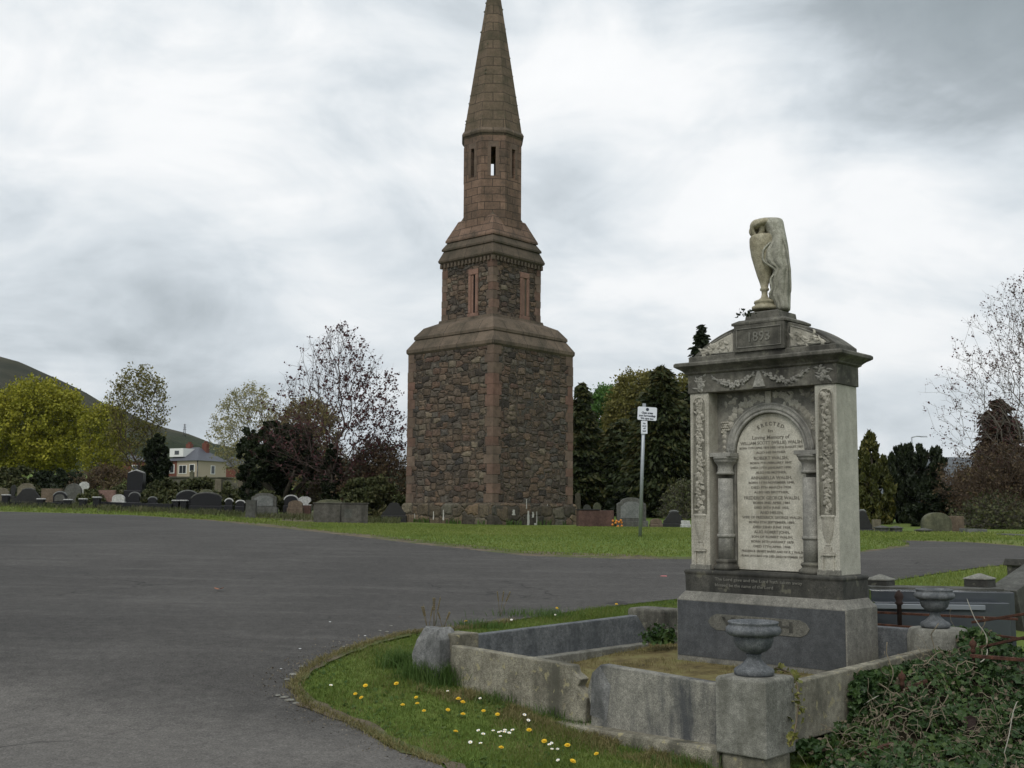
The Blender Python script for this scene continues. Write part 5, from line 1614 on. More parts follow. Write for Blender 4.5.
ls_ = spot(914, 110); lt = at(914, 437.5, 110)
lamp = thing('street_lamp', 'thin street lamp with one arm rising behind the dark cypress', 'street lamp', ls_)
H = lt.z - ls_.z
b = MB(); b.tube([(0, 0, 0), (0, 0, H * .7), (0, 0, H)], [.11, .08, .06], 8); b.build('pole', M['galv'], lamp)
b = MB(); b.tube([(0, 0, H), (.5, 0, H + .12), (1.0, 0, H + .1)], .05, 6); b.build('arm', M['galv'], lamp)
b = MB(); b.box(.85, 1.5, -.12, .12, H + .03, H + .15, .08, .03); b.build('lamp_head', M['galv'], lamp)
lp = at(184.5, 433.5, 860); tp_ = at(184.5, 424, 860)
mast = thing('mast', 'tiny lattice mast on the skyline of the hill', 'mast', (lp.x, lp.y, lp.z - 4))
b = MB(); Hm = tp_.z - lp.z + 4
for sx_ in (-1, 1):
    for sy_ in (-1, 1): b.tube([(sx_ * .9, sy_ * .9, 0), (sx_ * .18, sy_ * .18, Hm)], .13, 4)
b.build('leg', M['gs_charcoal'], mast)
b = MB()
for z in (.62, .78, .93): b.box(-1.9 + z, 1.9 - z, -.1, .1, Hm * z, Hm * z + .25)
b.build('crossarm', M['gs_charcoal'], mast)

# ------------------------------------------------------------------ sign on its post
sg_ = gnd(640, 537); SY = sg_.y
sign = thing('sign_post', 'white notice on a slim galvanised post standing in the grass by the road', 'sign', sg_, radians(6))
k = mpp(SY)
tz = at(643.5, 403.5, SY).z - sg_.z
lean = (at(644.3, 404, SY).x - sg_.x)
b = MB(); b.tube([(0, 0, -.1), (lean * .5, 0, tz * .5), (lean, 0, tz)], .040, 12); b.build('post', M['galv'], sign)
bx = at(646.8, 413.8, SY).x - sg_.x; bz = at(646.8, 413.8, SY).z - sg_.z
b = MB(); wb, hb = 19.5 * k / 2, 13.4 * k / 2
r_ = .03
pp = []
for cx_, cz_, a0 in ((wb - r_, -hb + r_, -90), (wb - r_, hb - r_, 0), (-wb + r_, hb - r_, 90), (-wb + r_, -hb + r_, 180)):
    for a in range(0, 91, 30): pp.append((cx_ + r_ * cos(radians(a0 + a)), cz_ + r_ * sin(radians(a0 + a))))
b.prism(pp, -.008, .008)
bd = b.build('sign_board', M['signwhite'], sign); bd.location = (bx, -.055, bz); bd.rotation_euler = (0, radians(3.0), 0)
b = MB(); t = [(.038 * cos(a), .038 * sin(a) + .098) for a in np.linspace(0, 2 * pi, 15)[:-1]]; b.prism([(x, z) for x, z in t], -.011, -.008); b.build('emblem', M['signink'], bd)
for i_, (tx, wv) in enumerate((('Clean areas', .27), ('your Surroundings', .40), ('We care too', .31))):
    text_mesh('lettering', tx, .066, M['signink'], bd, (0, -.0095, .015 - i_ * .066), (pi / 2, 0, 0), .001, width=wv, bold=.003)
sx2 = at(643.8, 427.5, SY).x - sg_.x; sz2 = at(643.8, 427.5, SY).z - sg_.z
b = MB(); b.box(-3.2 * k, 3.2 * k, -.006, .006, -6.4 * k, 6.4 * k)
b2 = b.build('small_sign', M['signwhite'], sign, bevel=.003); b2.location = (sx2, -.055, sz2)
for i_, tx in enumerate(('No', 'dogs', 'off', 'lead')):
    text_mesh('lettering', tx, .05, M['signink'], b2, (.0, -.0075, .09 - i_ * .058), (pi / 2, 0, 0), .001, bold=.002)
b = MB(); b.box(lean - .05, lean + .05, -.046, -.036, bz - .02, bz + .02); b.build('bracket', M['galv'], sign)

# ------------------------------------------------------------------ headstones and kerbs far off
HG = 'old headstones across the road'


def outline(shape, w, h):
    if shape == 'arch':
        r = w / 2; hh = max(h - r * .8, h * .25)
        return [(-r, 0), (r, 0)] + [(r * cos(a), hh + (h - hh) * sin(a)) for a in np.linspace(0, pi, 15)]
    if shape == 'segment':
        return [(-w / 2, 0), (w / 2, 0)] + [(w / 2 * cos(a), h * .35 + h * .65 * sin(a) ** .8) for a in np.linspace(.0, pi, 17)]
    if shape == 'peak':
        return [(-w / 2, 0), (w / 2, 0), (w / 2, h * .22), (w * .42, h * .3), (w * .2, h * .9), (w * .08, h), (-w * .08, h), (-w * .2, h * .9), (-w * .42, h * .3), (-w / 2, h * .22)]
    if shape == 'shoulder':
        return [(-w / 2, 0), (w / 2, 0), (w / 2, h * .72), (w * .42, h * .78)] + [(w * .38 * cos(a), h * .8 + h * .2 * sin(a)) for a in np.linspace(0, pi, 9)] + [(-w * .42, h * .78), (-w / 2, h * .72)]
    if shape == 'gable':
        return [(-w / 2, 0), (w / 2, 0), (w / 2, h * .86), (0, h), (-w / 2, h * .86)]
    if shape == 'oval':
        return [(-w * .3, 0), (w * .3, 0), (w * .3, h * .15), (w * .5, h * .45), (w * .45, h * .8), (w * .2, h), (-w * .2, h), (-w * .45, h * .8), (-w * .5, h * .45), (-w * .3, h * .15)]
    return [(-w / 2, 0), (w / 2, 0), (w / 2, h), (-w / 2, h)]


def hstone(label, x0, x1, yt, yb, Y, shape, mat, rz=0, th_=.14, base=True, cap=None, panel=None, grp=HG, cat='headstone', name='headstone'):
    k = mpp(Y); w = (x1 - x0) * k / max(.6, cos(rz)); xc = (x0 + x1) / 2
    bot = at(xc, yb, Y); h = at(xc, yt, Y).z - bot.z
    s = Vector((bot.x, Y, bot.z - .12))
    t = thing(name, label, cat, s, rz, grp)
    gz = min(-.2, G(s.x, Y) - s.z - .1)
    hb = .10 + min(.10, h * .10) if base else 0
    if base:
        b = MB(); b.square_stack([(w / 2 * 1.06, th_ * 1.1, gz), (w / 2 * 1.06, th_ * 1.1, hb - .02), (w / 2 * 1.03, th_ * .95, hb)]); b.build('base', M[mat] if not panel else M[mat], t, bevel=.01)
    b = MB(); b.prism([(x, z + hb if (base or z > 0) else gz) for x, z in outline(shape, w * (.96 if base else 1), h + .12 - hb)], -th_ / 2, th_ / 2)
    st_ = b.build('slab', M[mat], t, bevel=.012)
    if panel:
        b = MB(); b.prism([(x * .72, z * .74 + hb + h * .1) for x, z in outline(shape, w, h * .9)], -th_ / 2 - .012, -th_ / 2 + .01); b.build('panel', M[panel], st_)
    if cap:
        b = MB(); o = outline(shape, w * 1.02, h + .14 - hb); o2 = [p for p in o if p[1] > (h * .5)]
        pts = [(x, 0, z + hb) for x, z in o2]
        b.tube(pts, .035, 5); b.build('edge_sheen', M[cap], t)  # pale tube on dark stones: sky reflection along the top edge, as colour
    return t


hstone('low tan round-shouldered headstone at the far left edge', -6, 9, 487.9, 503, 53, 'shoulder', 'gs_tan')
hstone('narrow dark oval stone right of the tan one at the far left', 10.5, 16, 485.2, 497, 55, 'oval', 'gs_charcoal')
hstone('tan headstone showing behind the wide dark peaked stone', 17, 35, 483.2, 500, 58, 'shoulder', 'gs_tan')
hstone('wide dark peaked headstone with pale shoulders at the far left', 12, 44, 488.9, 504, 52, 'peak', 'gs_charcoal', cap='gs_grey')
hstone('leaning sandy brown slab right of the peaked stone', 41, 62, 488.6, 502, 54, 'plain', 'gs_brown')
hstone('small black arched headstone with a pale oval plaque', 53, 67, 492.1, 503, 51.5, 'arch', 'gs_black', panel='gs_grey', cap='gs_palegrey')
hstone('rounded grey boulder-like headstone below the yellow tree', 64, 82, 483.4, 501, 56, 'segment', 'gs_grey')
hstone('leaning white marble headstone with rounded edge', 79, 89, 481.9, 492, 58, 'oval', 'gs_white', rz=.2)
hstone('long low pinkish red stone', 97, 116, 490.1, 501, 55, 'plain', 'gs_pink')
hstone('low white marble block beside the pink stone', 112, 125, 494.4, 502, 54, 'segment', 'gs_white')
hstone('tall black gabled monument with a white roof edge', 128, 144, 470.5, 492, 56, 'gable', 'gs_black', cap='gs_white', th_=.5, cat='monument')
hstone('small black arched headstone in front of the gabled monument', 129, 140, 492.8, 502.5, 52, 'arch', 'gs_black', cap='gs_palegrey')
hstone('tiny black stone with pale top left of the bushy gap', 148, 157, 497.5, 503, 52, 'segment', 'gs_black', cap='gs_palegrey')
hstone('black polished arched headstone left of the widest black one', 176, 199, 491.0, 504, 51, 'arch', 'gs_black', rz=.25, cap='gs_palegrey')
hstone('widest black segmental headstone below the cream house', 191, 222, 493.1, 506.5, 50, 'segment', 'gs_black', cap='gs_grey')
hstone('mossy tan stone peeping over the widest black headstone', 198, 214, 489.1, 500, 53, 'segment', 'gs_mossy')
hstone('small black stone with a painted sky sheen left of the square block', 225, 233, 499.2, 505.5, 49, 'segment', 'gs_black', cap='gs_white')
hstone('small black stone with a painted sky sheen next to the square block', 236, 245, 501.0, 506, 49, 'segment', 'gs_black', cap='gs_white')
hstone('thin weathered obelisk in front of the cream house', 189.5, 193.5, 470, 488, 62, 'gable', 'gs_mossy', th_=.2, cat='obelisk', name='obelisk', base=False)
hstone('straight tan stone post left of the ivy-clad trunk', 215, 221.5, 479, 500, 58, 'plain', 'gs_tan', th_=.3, cat='stone post', name='stone_post', base=False, grp='tan stone posts')
hstone('paler tan stone post half behind the ivy-clad trunk', 238, 245, 477, 500, 60, 'plain', 'gs_tan', th_=.3, cat='stone post', name='stone_post', base=False, grp='tan stone posts')
hstone('broad grey arched headstone behind the square block', 251, 277, 493.0, 508.5, 46, 'shoulder', 'gs_grey', panel='gs_palegrey')
hstone('black leaning headstone left of the white rounded one', 284, 298, 495.9, 506, 50, 'segment', 'gs_black', cap='gs_white')
hstone('brown low stone in front of the black leaning headstone', 288, 303, 500.4, 508, 48, 'segment', 'gs_brown')
hstone('bright white round-topped headstone on a red base', 298, 311.5, 496.6, 505, 49, 'oval', 'gs_white')
hstone('red granite base stone under the bright white headstone', 301, 311, 505.2, 511.5, 48.8, 'plain', 'gs_redbrown', base=False)
hstone('grey rounded headstone rising behind the long stone trough', 313, 345, 499.4, 512, 43, 'segment', 'gs_mossy')
hstone('dark sloping headstone between the bush and the tower', 382, 406, 502.6, 516, 42.5, 'peak', 'gs_charcoal', grp=HG)
hstone('pale narrow stele right behind the tower corner', 575, 580.5, 493, 511, 47, 'arch', 'gs_tan')
hstone('low rounded grey stone behind the red trough', 583, 591, 504.5, 514, 50, 'segment', 'gs_grey')
hstone('mossy round stone behind the right end of the red trough', 593, 601, 502.5, 514, 52, 'segment', 'gs_mossy')
hstone('large grey shouldered headstone right behind the street sign', 616, 646.5, 497.5, 522.5, 39, 'shoulder', 'gs_grey', panel='gs_palegrey', rz=.1)
hstone('low black peaked stone left of the carved monument', 663, 685, 511.5, 524, 40, 'peak', 'gs_charcoal', cap='gs_palegrey')
hstone('small flat white stone touching the left edge of the carved monument', 681, 690, 520.5, 524, 39, 'plain', 'gs_white')
hstone('low rubble stone between the shouldered headstone and the black one', 650, 662, 518.5, 524, 39, 'segment', 'gs_brown')
hstone('dark blue-grey stepped stone right of the carved monument', 853, 872, 511, 530, 34, 'peak', 'gs_charcoal', cap='gs_palegrey')
hstone('small yellowish square stone next to the dark stepped one', 872.5, 880.5, 519.5, 527.5, 36, 'plain', 'gs_tan', base=False)
hstone('large domed grey-brown headstone at the right across the road', 922, 951, 512.5, 532.5, 34, 'segment', 'gs_mossy', th_=.3)
hstone('brown stone joined to the right of the domed headstone', 948, 963, 516, 532, 34.6, 'plain', 'gs_brown', th_=.3)
for i_, (xa, xb_, yt, yb, lb) in enumerate([(876, 888, 525.5, 531, 'pale capped kerb post, leftmost of three at the far kerb'), (890.5, 901.5, 526, 531, 'pale capped kerb post, middle of three at the far kerb'), (917, 930, 528, 533.5, 'pale capped kerb post in front of the domed headstone')]):
    s = at((xa + xb_) / 2, yb, 32.5); k = mpp(32.5); w = (xb_ - xa) * k; h = (yb - yt) * k
    b = MB(); b.square_stack([(w / 2 * .8, w / 2 * .8, -.2), (w / 2 * .8, w / 2 * .8, h * .5), (w / 2, w / 2, h * .5 + .003), (w / 2, w / 2, h * .65), (.02, .02, h)])
    tag(b.build('kerb_post', M['gs_grey'], None, loc=tuple(s), rz=.3), lb, 'stone post', 'capped posts of the far kerb')


def longkerb(label, p, q, Y0, Y1, hpx, mat, th_=.14, name='kerb'):
    a = at(p[0], p[1], Y0); c = at(q[0], q[1], Y1); d = c - a; L = Vector((d.x, d.y, 0)).length
    hh = hpx * mpp((Y0 + Y1) / 2); b = MB(); zb = min(a.z, c.z)
    b.prism([(-L / 2, -hh - .3), (L / 2, -hh - .3), (L / 2, c.z - zb), (-L / 2, a.z - zb)], -th_ / 2, th_ / 2)
    return tag(b.build(name, M[mat], None, loc=((a.x + c.x) / 2, (a.y + c.y) / 2, zb), rz=atan2(d.y, d.x), bevel=.01), label, 'kerb stone')


longkerb('low grey far kerb running right from behind the carved monument', (858, 530.3), (1003, 534), 33, 32, 3.2, 'gs_mossy')
longkerb('darker far kerb at the right edge across the road', (1003, 533.5), (1040, 536), 30, 29, 5, 'gs_grey', .5)
longkerb('pale flat slab on the far kerb right of the domed headstone', (963, 528.5), (983, 529), 33, 33, 2.5, 'gs_palegrey', .6)
longkerb('black kerb running along the foot of the leftmost graves', (-30, 501), (62, 502.6), 52, 50.8, 3, 'gs_black')
longkerb('black kerb under the white block and gabled monument', (95, 501.5), (172, 504), 51.5, 50.3, 3, 'gs_black')
for i_, (xx, yy) in enumerate([(6, 495.5), (41, 499.5), (68, 500.2), (83, 499.5), (97, 497.8), (176, 501), (184, 501)]):
    s = at(xx, yy + 3, 50.6); b = MB(); b.square_stack([(.13, .13, -.5), (.13, .13, .09), (.16, .16, .092), (.15, .15, .14)])
    o = b.build('kerb_post', M['gs_black'], None, loc=tuple(s))
    tag(o, ['black kerb post with white top at the far left edge', 'black kerb post right of the wide peaked stone', 'black kerb post right of the small arched stone', 'black kerb post below the white leaning headstone', 'black kerb post at the start of the pink stone', 'left black post of the pair at the polished arched headstone', 'right black post of the pair at the polished arched headstone'][i_], 'stone post', 'small posts on the black kerbs')
    b = MB(); b.box(-.165, .165, -.165, .165, .143, .18, .03, .03); b.build('cap', M['gs_white'], o)

# square block, long trough, red trough
s = gnd(251, 516.3); s.y = 44; s = at(251, 516.5, 43)
kk = mpp(43)
b = MB(); b.box(-4.9 * kk, 4.9 * kk, -.2, .2, -.1, 16.2 * kk - .03); b.box(-5.1 * kk, 5.1 * kk, -.22, .22, 16.2 * kk - .027, 16.2 * kk)
tag(b.build('stone_block', M['gs_grey'], None, loc=tuple(s), rz=.1, bevel=.02), 'small upright square grey block on the grass beside the worn path', 'stone block')
YT = 37.7; s = at(341, 522, YT); kk = mpp(YT)
k_dark = M['gs_trough']
tr = thing('stone_trough', 'long low grey stone box tomb on the grass left of the tower', 'tomb', s, .12)
b = MB(); Lh = 26.5 * kk; Hh = 18 * kk
b.box(-Lh, Lh, -.45, .45, -.1, Hh - .01)
b.build('box', k_dark, tr, bevel=.03)
b = MB(); b.box(-.01, .01, -.458, -.44, .0, Hh - .02); b.build('joint', M['dark_fill'], tr)
b = MB(); b.box(Lh * .12, Lh * .4, -.457, -.44, .14, Hh * .72); b.build('panel', M['gs_grey'], tr)
b = MB(); b.box(-Lh - .03, Lh + .03, -.47, .47, Hh - .007, Hh + .03); b.build('lid', k_dark, tr, bevel=.02)
b = MB(); b.box(-Lh + .05, Lh - .05, -.40, .40, Hh + .052, Hh + .055)
YT = 39; s = at(595, 524, YT); kk = mpp(YT)
tr = thing('stone_trough', 'low dark red stone box tomb against the right corner of the tower', 'tomb', s, .05)
b = MB(); Lh = 17.5 * kk; Hh = 13.5 * kk
b.box(-Lh, Lh, -.4, .4, -.1, Hh); b.build('box', M['gs_redbrown'], tr, bevel=.03)
b = MB(); b.box(-Lh - .02, Lh * .2, -.42, .42, Hh + .003, Hh + .04); b.build('lid', M['gs_charcoal'], tr, bevel=.01)

# grave flowers
b = MB(); rr = random.Random(2); s = at(617, 521.5, 38.4)
for k in range(14): b.ball((rr.uniform(-.16, .16), rr.uniform(-.1, .1), rr.uniform(-.2, .1)), .045, 5, 3)
tag(b.build('flower_bunch', M['orangeflower'], None, loc=tuple(s)), 'small bunch of orange flowers at the left foot of the grey shouldered headstone', 'flowers')

# ------------------------------------------------------------------ neighbouring grave at the right
NG = 'pyramid-capped posts of the neighbouring grave'
for px_, pt, pbm, hwp, lb in ((881, 575, 600, 14.5, 'pyramid-capped dark post just right of the monument base'), (980.5, 574, 600, 16, 'pyramid-capped dark post right of the farther urn')):
    Yq = 13.0 if px_ < 900 else 12.9
    s = at(px_, pbm, Yq); k = mpp(Yq); hh = (pbm - pt) * k; w = hwp * k
    t = thing('grave_post', lb, 'stone post', s, -.72, NG)
    b = MB(); b.square_stack([(w * .72, w * .72, -.4), (w * .72, w * .72, hh - 6 * k)]); b.build('shaft', M['plinth'], t, bevel=.008)
    b = MB(); b.square_stack([(w * .76, w * .76, hh - 6 * k + .002), (w * .76, w * .76, hh - 4.6 * k), (.012, .012, hh)]); b.build('cap', M['concrete'], t, bevel=.004)


def bar3(name, label, a, c, ya, yc, h, th_, mat, cat='kerb stone', grp=None, bev=.006):
    A = at(a[0], a[1], ya); Cc = at(c[0], c[1], yc); d = Cc - A; L = d.length
    b = MB(); b.box(0, L, -th_ / 2, th_ / 2, -h, 0)
    o = b.build(name, M[mat], None, loc=tuple(A), bevel=bev)
    o.rotation_euler = (0, -math.asin(d.z / L), atan2(d.y, d.x))
    return tag(o, label, cat, grp)


bar3('polished_kerb', 'long polished blue-black kerb stone behind the farther urn', (870, 589.5), (1012, 592.0), 12.2, 11.9, .58, .24, 'polished')
bar3('polished_kerb', 'lower polished kerb with pale reflecting top strip behind the farther urn', (874, 601.5), (1008, 602.8), 11.75, 11.5, .40, .14, 'polished')
bar3('polished_kerb', 'thin kerb strip, sky reflection painted in its pale colour, below the long polished kerb', (874, 603.5), (985, 605), 11.67, 11.48, .05, .05, 'sky_sheen')
bar3('grave_ledger', 'flat grey ledger stone between the two pyramid-capped posts', (868, 585.5), (1000, 588), 12.9, 12.7, .5, .35, 'gs_grey')
bar3('grave_slab', 'tilted grey headstone lying back at the right edge above the ivy', (1001, 590), (1045, 560), 12.8, 13.4, .5, .35, 'gs_grey', 'headstone')
s = at(1024, 575, 15); b = MB(); b.square_stack([(.16, .16, -.5), (.16, .16, .12), (.2, .2, .123), (.18, .18, .21)])
tag(b.build('grave_post', M['plinth'], None, loc=tuple(s), rz=-.7, bevel=.01), 'dark flat-capped post cut by the right edge of the picture', 'stone post')
def mound(x, y):
    r = Vector((x, y, 0)) - NP; s_ = r.dot(SD_); q = -r.dot(FD_)      # s along the right kerb, q outwards from it
    g = G(x, y)
    t = max(0, min(1, (s_ - .95) / 1.1)); t = t * t * (3 - 2 * t)
    h = .05 + .30 * t
    if q < .12 and s_ < 2.9: h *= .75
    fall = 1.0 if q < .45 else max(.22, 1 - (q - .45) / 1.1)
    back = 1.0 if s_ < 3.0 else max(0.1, 1 - (s_ - 3.0) / .8)
    h *= fall * back
    h += .22 * exp(-((x - 4.25) ** 2 + (y - 10.2) ** 2) / .16)
    h += (.09 * mnoise.noise(Vector((x * 1.3, y * 1.3, 2))) + .07 * mnoise.noise(Vector((x * 3.5, y * 3.5, 5)))) * (1 if q > .1 else .3)
    if q < .32 and s_ < 3.0: h = min(h, .37 - g)
    return max(g - .02, g + h)


def on_mound(px, py, up=.03):
    d_ = px_dir(px, py); d_ = d_ / d_.y; Y = 6.0
    while Y < 12 and EYE + d_.z * Y > mound(d_.x * Y, Y) + up: Y += .02
    return Y


RB = 'rusted railings fallen into the ivy'
for nm, lb, a, c, ya, yc, h, th_ in [
    ('railing_bar', 'highest rusty rail running behind the farther urn', (872, 611), (1018, 618), 11.6, 10.9, .022, .04),
    ('railing_bar', 'second rusty rail just under the highest one', (872, 623), (925, 627), 11.4, 11.2, .022, .04),
    ('railing_bar', 'rusty rail rising to the right edge at urn height', (972, 621), (1034, 611), 10.2, 9.6, .022, .025),
    ('railing_bar', 'rusty rail rising to the right edge below the first pair', (980, 646), (1034, 634), 9.9, 9.2, .022, .025),
    ('railing_bar', 'rusty rail lying level into the right edge', (970, 654), (1034, 659), 9.6, 9.4, .028, .03),
    ('railing_bar', 'short rusty rail end poking out of the ivy by the right kerb', (905, 688), (926, 679), on_mound(905, 688, .06), on_mound(926, 679, .06), .026, .03),
    ('railing_bar', 'low rusty rail end at the bottom of the picture near the dead stems', (860, 753), (892, 742), on_mound(860, 753, .06), on_mound(892, 742, .06), .026, .03),
    ('railing_bar', 'thin dark rail across the lower ivy at the right', (985, 633), (1034, 639), 10.3, 9.9, .02, .02)]:
    o = bar3(nm, lb, a, c, ya, yc, h, th_, 'rust', 'railing', RB, .003)
for nm, lb, p_, yy in (('railing_finial', 'round rusted finial knob left of the level rail', (973, 646), 9.7), ('railing_finial', 'round rusted knob on the short rail end by the right kerb', (902, 679), on_mound(902, 688, .06))):
    b = MB(); b.lathe([(.001, -.62 if yy > 9 else -.2), (.012, -.62 if yy > 9 else -.2), (.012, -.058), (.02, -.055), (.02, -.03), (.014, -.02), (.028, .0), (.03, .018), (.024, .036), (.01, .046), (.001, .07)], n=12)
    tag(b.build(nm, M['rust'], None, loc=tuple(at(p_[0], p_[1], yy))), lb, 'railing', 'rusted finial knobs')
for nm, px_, yy in (('railing_post', 1037, 9.5),):
    q_ = at(px_, 600, yy); b = MB(); b.box(-.018, .018, -.018, .018, -.1, q_.z - G(q_.x, q_.y)); b.ball((0, 0, q_.z - G(q_.x, q_.y) + .03), .035, 8, 5)
    tag(b.build(nm, M['rust'], None, loc=(q_.x, q_.y, G(q_.x, q_.y))), 'upright rusty railing post holding the rails just past the right edge', 'railing')
# small spire finial in front of the dark rails left of the far urn
b = MB(); b.lathe([(.001, -.62), (.022, -.62), (.022, -.05), (.045, -.03), (.028, -.012), (.045, .03), (.038, .06), (.012, .09), (.001, .095)], n=12)
tag(b.build('iron_finial', M['rustdark'], None, loc=tuple(at(899, 600, 11.3))), 'dark bulbous iron finial between monument and farther urn', 'railing')
# rusty crumpled plate in the ivy
b = MB(); rr = random.Random(6); n = 7
vs = [((i / (n - 1) - .5) * .2, (j / (n - 1) - .5) * .12, rr.uniform(-.02, .02) + .05 * sin(i * .9)) for j in range(n) for i in range(n)]
b.add(vs, [(j * n + i, j * n + i + 1, (j + 1) * n + i + 1, (j + 1) * n + i) for j in range(n - 1) for i in range(n - 1)])
o = b.build('rusty_plate', M['rustdark'], None, loc=tuple(at(976, 727, on_mound(976, 727, .04)))); o.rotation_euler = (radians(55), radians(8), .3)
md = o.modifiers.new('solid', 'SOLIDIFY'); md.thickness = .006
tag(o, 'crumpled rusty metal plate caught in the ivy', 'scrap metal')

# ------------------------------------------------------------------ ivy bank
def ivy_ok(x, y):
    r = Vector((x, y, 0)) - NP; s_ = r.dot(SD_); q = -r.dot(FD_)
    if q < .07 and s_ < 2.1: return False
    if q < .07 and s_ >= 2.1: return s_ > 3.5 and q > -.2 and s_ < 4.2
    if s_ < .35 and q < .38: return False
    if q > 2.4 and mnoise.noise(Vector((x * .9, y * .9, 3))) > .1: return False
    edge = -.85 + .25 * sin(q * 3)
    return s_ > edge and q < 6 and y > 5.6 and s_ < 4.6


b = MB(); n1_ = 60; vs = []; fs = []
for j in range(n1_):
    for i in range(n1_):
        s_ = -.9 + 5.4 * j / (n1_ - 1); q = .07 + 5.0 * i / (n1_ - 1)
        p = NP + SD_ * s_ - FD_ * q
        ok = ivy_ok(p.x, p.y) or q > .1
        e = min(1, (s_ + .9) / .5)
        z = G(p.x, p.y) - .1 + (mound(p.x, p.y) - G(p.x, p.y) + .02) * min(1, max(0, e))
        if s_ < .4 and q < .45: z = min(z, G(p.x, p.y) - .05)
        vs.append((p.x, p.y, z))
for j in range(n1_ - 1):
    for i in range(n1_ - 1): fs.append((j * n1_ + i, j * n1_ + i + 1, (j + 1) * n1_ + i + 1, (j + 1) * n1_ + i))
b.add(vs, fs, True)
mb_ = b.build('overgrown_bank', plain('bank_soil', (.03, .026, .016), .95, 0, .05, .5, 12)); tag(mb_, kind='structure')

nr = np.random.default_rng(77)
cand = []
while len(cand) < 26000:
    x = nr.uniform(.9, 7.2); y = nr.uniform(5.6, 13.2)
    if ivy_ok(x, y):
        px_ = 512 + FPX * x / y
        if px_ < 1130: cand.append((x, y, mound(x, y)))
cand = np.array(cand)
# clumpy height and depth
nz = np.array([mnoise.noise(Vector((x * 2.6, y * 2.6, 9))) for x, y, z in cand])
keep = nr.random(len(cand)) < (.66 + .8 * nz)
cand = cand[keep]; nz = nz[keep]
cand[:, 2] += nr.uniform(-.02, .07, len(cand)) + .06 * np.maximum(0, nz)
n = len(cand)


def ivy_leaves(C, size, nr, upbias=1.0):
    n = len(C)
    nrm = nr.normal(size=(n, 3)) * .75; nrm[:, 2] += upbias; nrm[:, 1] -= .5; nrm[:, 0] -= .2
    nrm /= np.linalg.norm(nrm, axis=1)[:, None]
    r = nr.normal(size=(n, 3)); u = np.cross(nrm, r); u /= np.linalg.norm(u, axis=1)[:, None]; v = np.cross(nrm, u)
    s = (size * nr.uniform(.4, 1.5, n) * (1 + .5 * (nr.random(n) < .08)))[:, None]
    # lobed leaf: 8 outline points and a centre fan folded along the midrib
    out = [(0, -.5), (.42, -.38), (.34, -.02), (.55, .18), (.2, .26), (0, .62), (-.2, .26), (-.55, .18), (-.34, -.02), (-.42, -.38)]
    pts = [C - nrm * s * .05]
    for a, b in out: pts.append(C + u * s * a + v * s * b + nrm * s * (.12 - abs(a) * .3))
    V = np.stack(pts, 1).reshape(-1, 3)
    k = len(out) + 1; F = []
    base = np.arange(n)[:, None] * k
    tri = np.array([(0, 1 + i, 1 + (i + 1) % 10) for i in range(10)])
    F = (base[:, :, None] + tri[None]).reshape(-1, 3)
    return V, F


V, F = ivy_leaves(cand, .043, nr)
tag(np_mesh('ivy', V, F, M['leaf_ivy']), 'dense dark green ivy smothering the ground and kerb at the lower right', 'ivy', kind='stuff')
lit = cand[nr.random(len(cand)) < .13].copy(); lit[:, 2] += .02
V, F = ivy_leaves(lit, .026, nr, .5)
tag(np_mesh('leaf_litter', V, F, M['leaf_litter']), 'dead brown leaves caught all over the ivy', 'leaf litter', kind='stuff')
# ivy hanging over the pillar of the far urn, and over the kerb
hang = []
for _ in range(1500):
    a = nr.uniform(-1.3, 1.2); z = nr.uniform(.1, .50) ; r = .29 + nr.uniform(0, .05)
    if nr.random() < .5 + .4 * sin(a + 1.5): hang.append((pc['right'].x + r * cos(a), pc['right'].y + r * sin(a), .1 + z))
for _ in range(2300):
    s_ = nr.uniform(1.25, 2.95); zt = .40; p = NP + SD_ * s_ - FD_ * nr.uniform(.07, .16)
    hang.append((p.x, p.y, nr.uniform(.05, .38 * min(1, (s_ - .8) / .6))))
V, F = ivy_leaves(np.array(hang), .042, nr, .3)
tag(np_mesh('hanging_ivy', V, F, M['leaf_ivy']), 'ivy climbing over the right kerb and the farther urn pillar', 'ivy', kind='stuff')
# yellow ivy sprig over the near pillar
t = thing('ivy_sprig', 'yellowing ivy sprig trailing down beside the near urn pillar', 'ivy', (NP.x + .27, NP.y + .02, 0))
base_ = Vector((NP.x + .27, NP.y + .02, 0))
path = [at(775, 668, 8.35), at(790, 672, 8.3), at(797, 684, 8.2), at(799, 700, 8.15), at(797, 716, 8.1), at(795, 730, 8.05), at(790, 745, 7.98)]
b = MB(); b.tube([p - base_ for p in path], .006, 5); b.build('stem', M['twig'], t)
c_ = []
for i in range(len(path) - 1):
    for k in range(9 if i < 4 else 5): c_.append(tuple(path[i].lerp(path[i + 1], nr.random()) - base_ + Vector(nr.normal(size=3)) * .022))
V, F = ivy_leaves(np.array(c_), .042, nr, .2); np_mesh('leaves', V, F, M['leaf_ivy_yellow'], t)
# dead stems
rr = random.Random(12)
b = MB()


def vine_path(px_, py_, Y, L, ang, drop, n=9, amp=.05):
    p = at(px_, py_, Y); pts = []
    a = ang
    for i in range(n):
        pts.append(tuple(p)); a += rr.gauss(0, .28)
        p = p + Vector((cos(a) * L / n, rr.gauss(0, .02), sin(a) * L / n - drop / n + rr.gauss(0, .01)))
    return pts


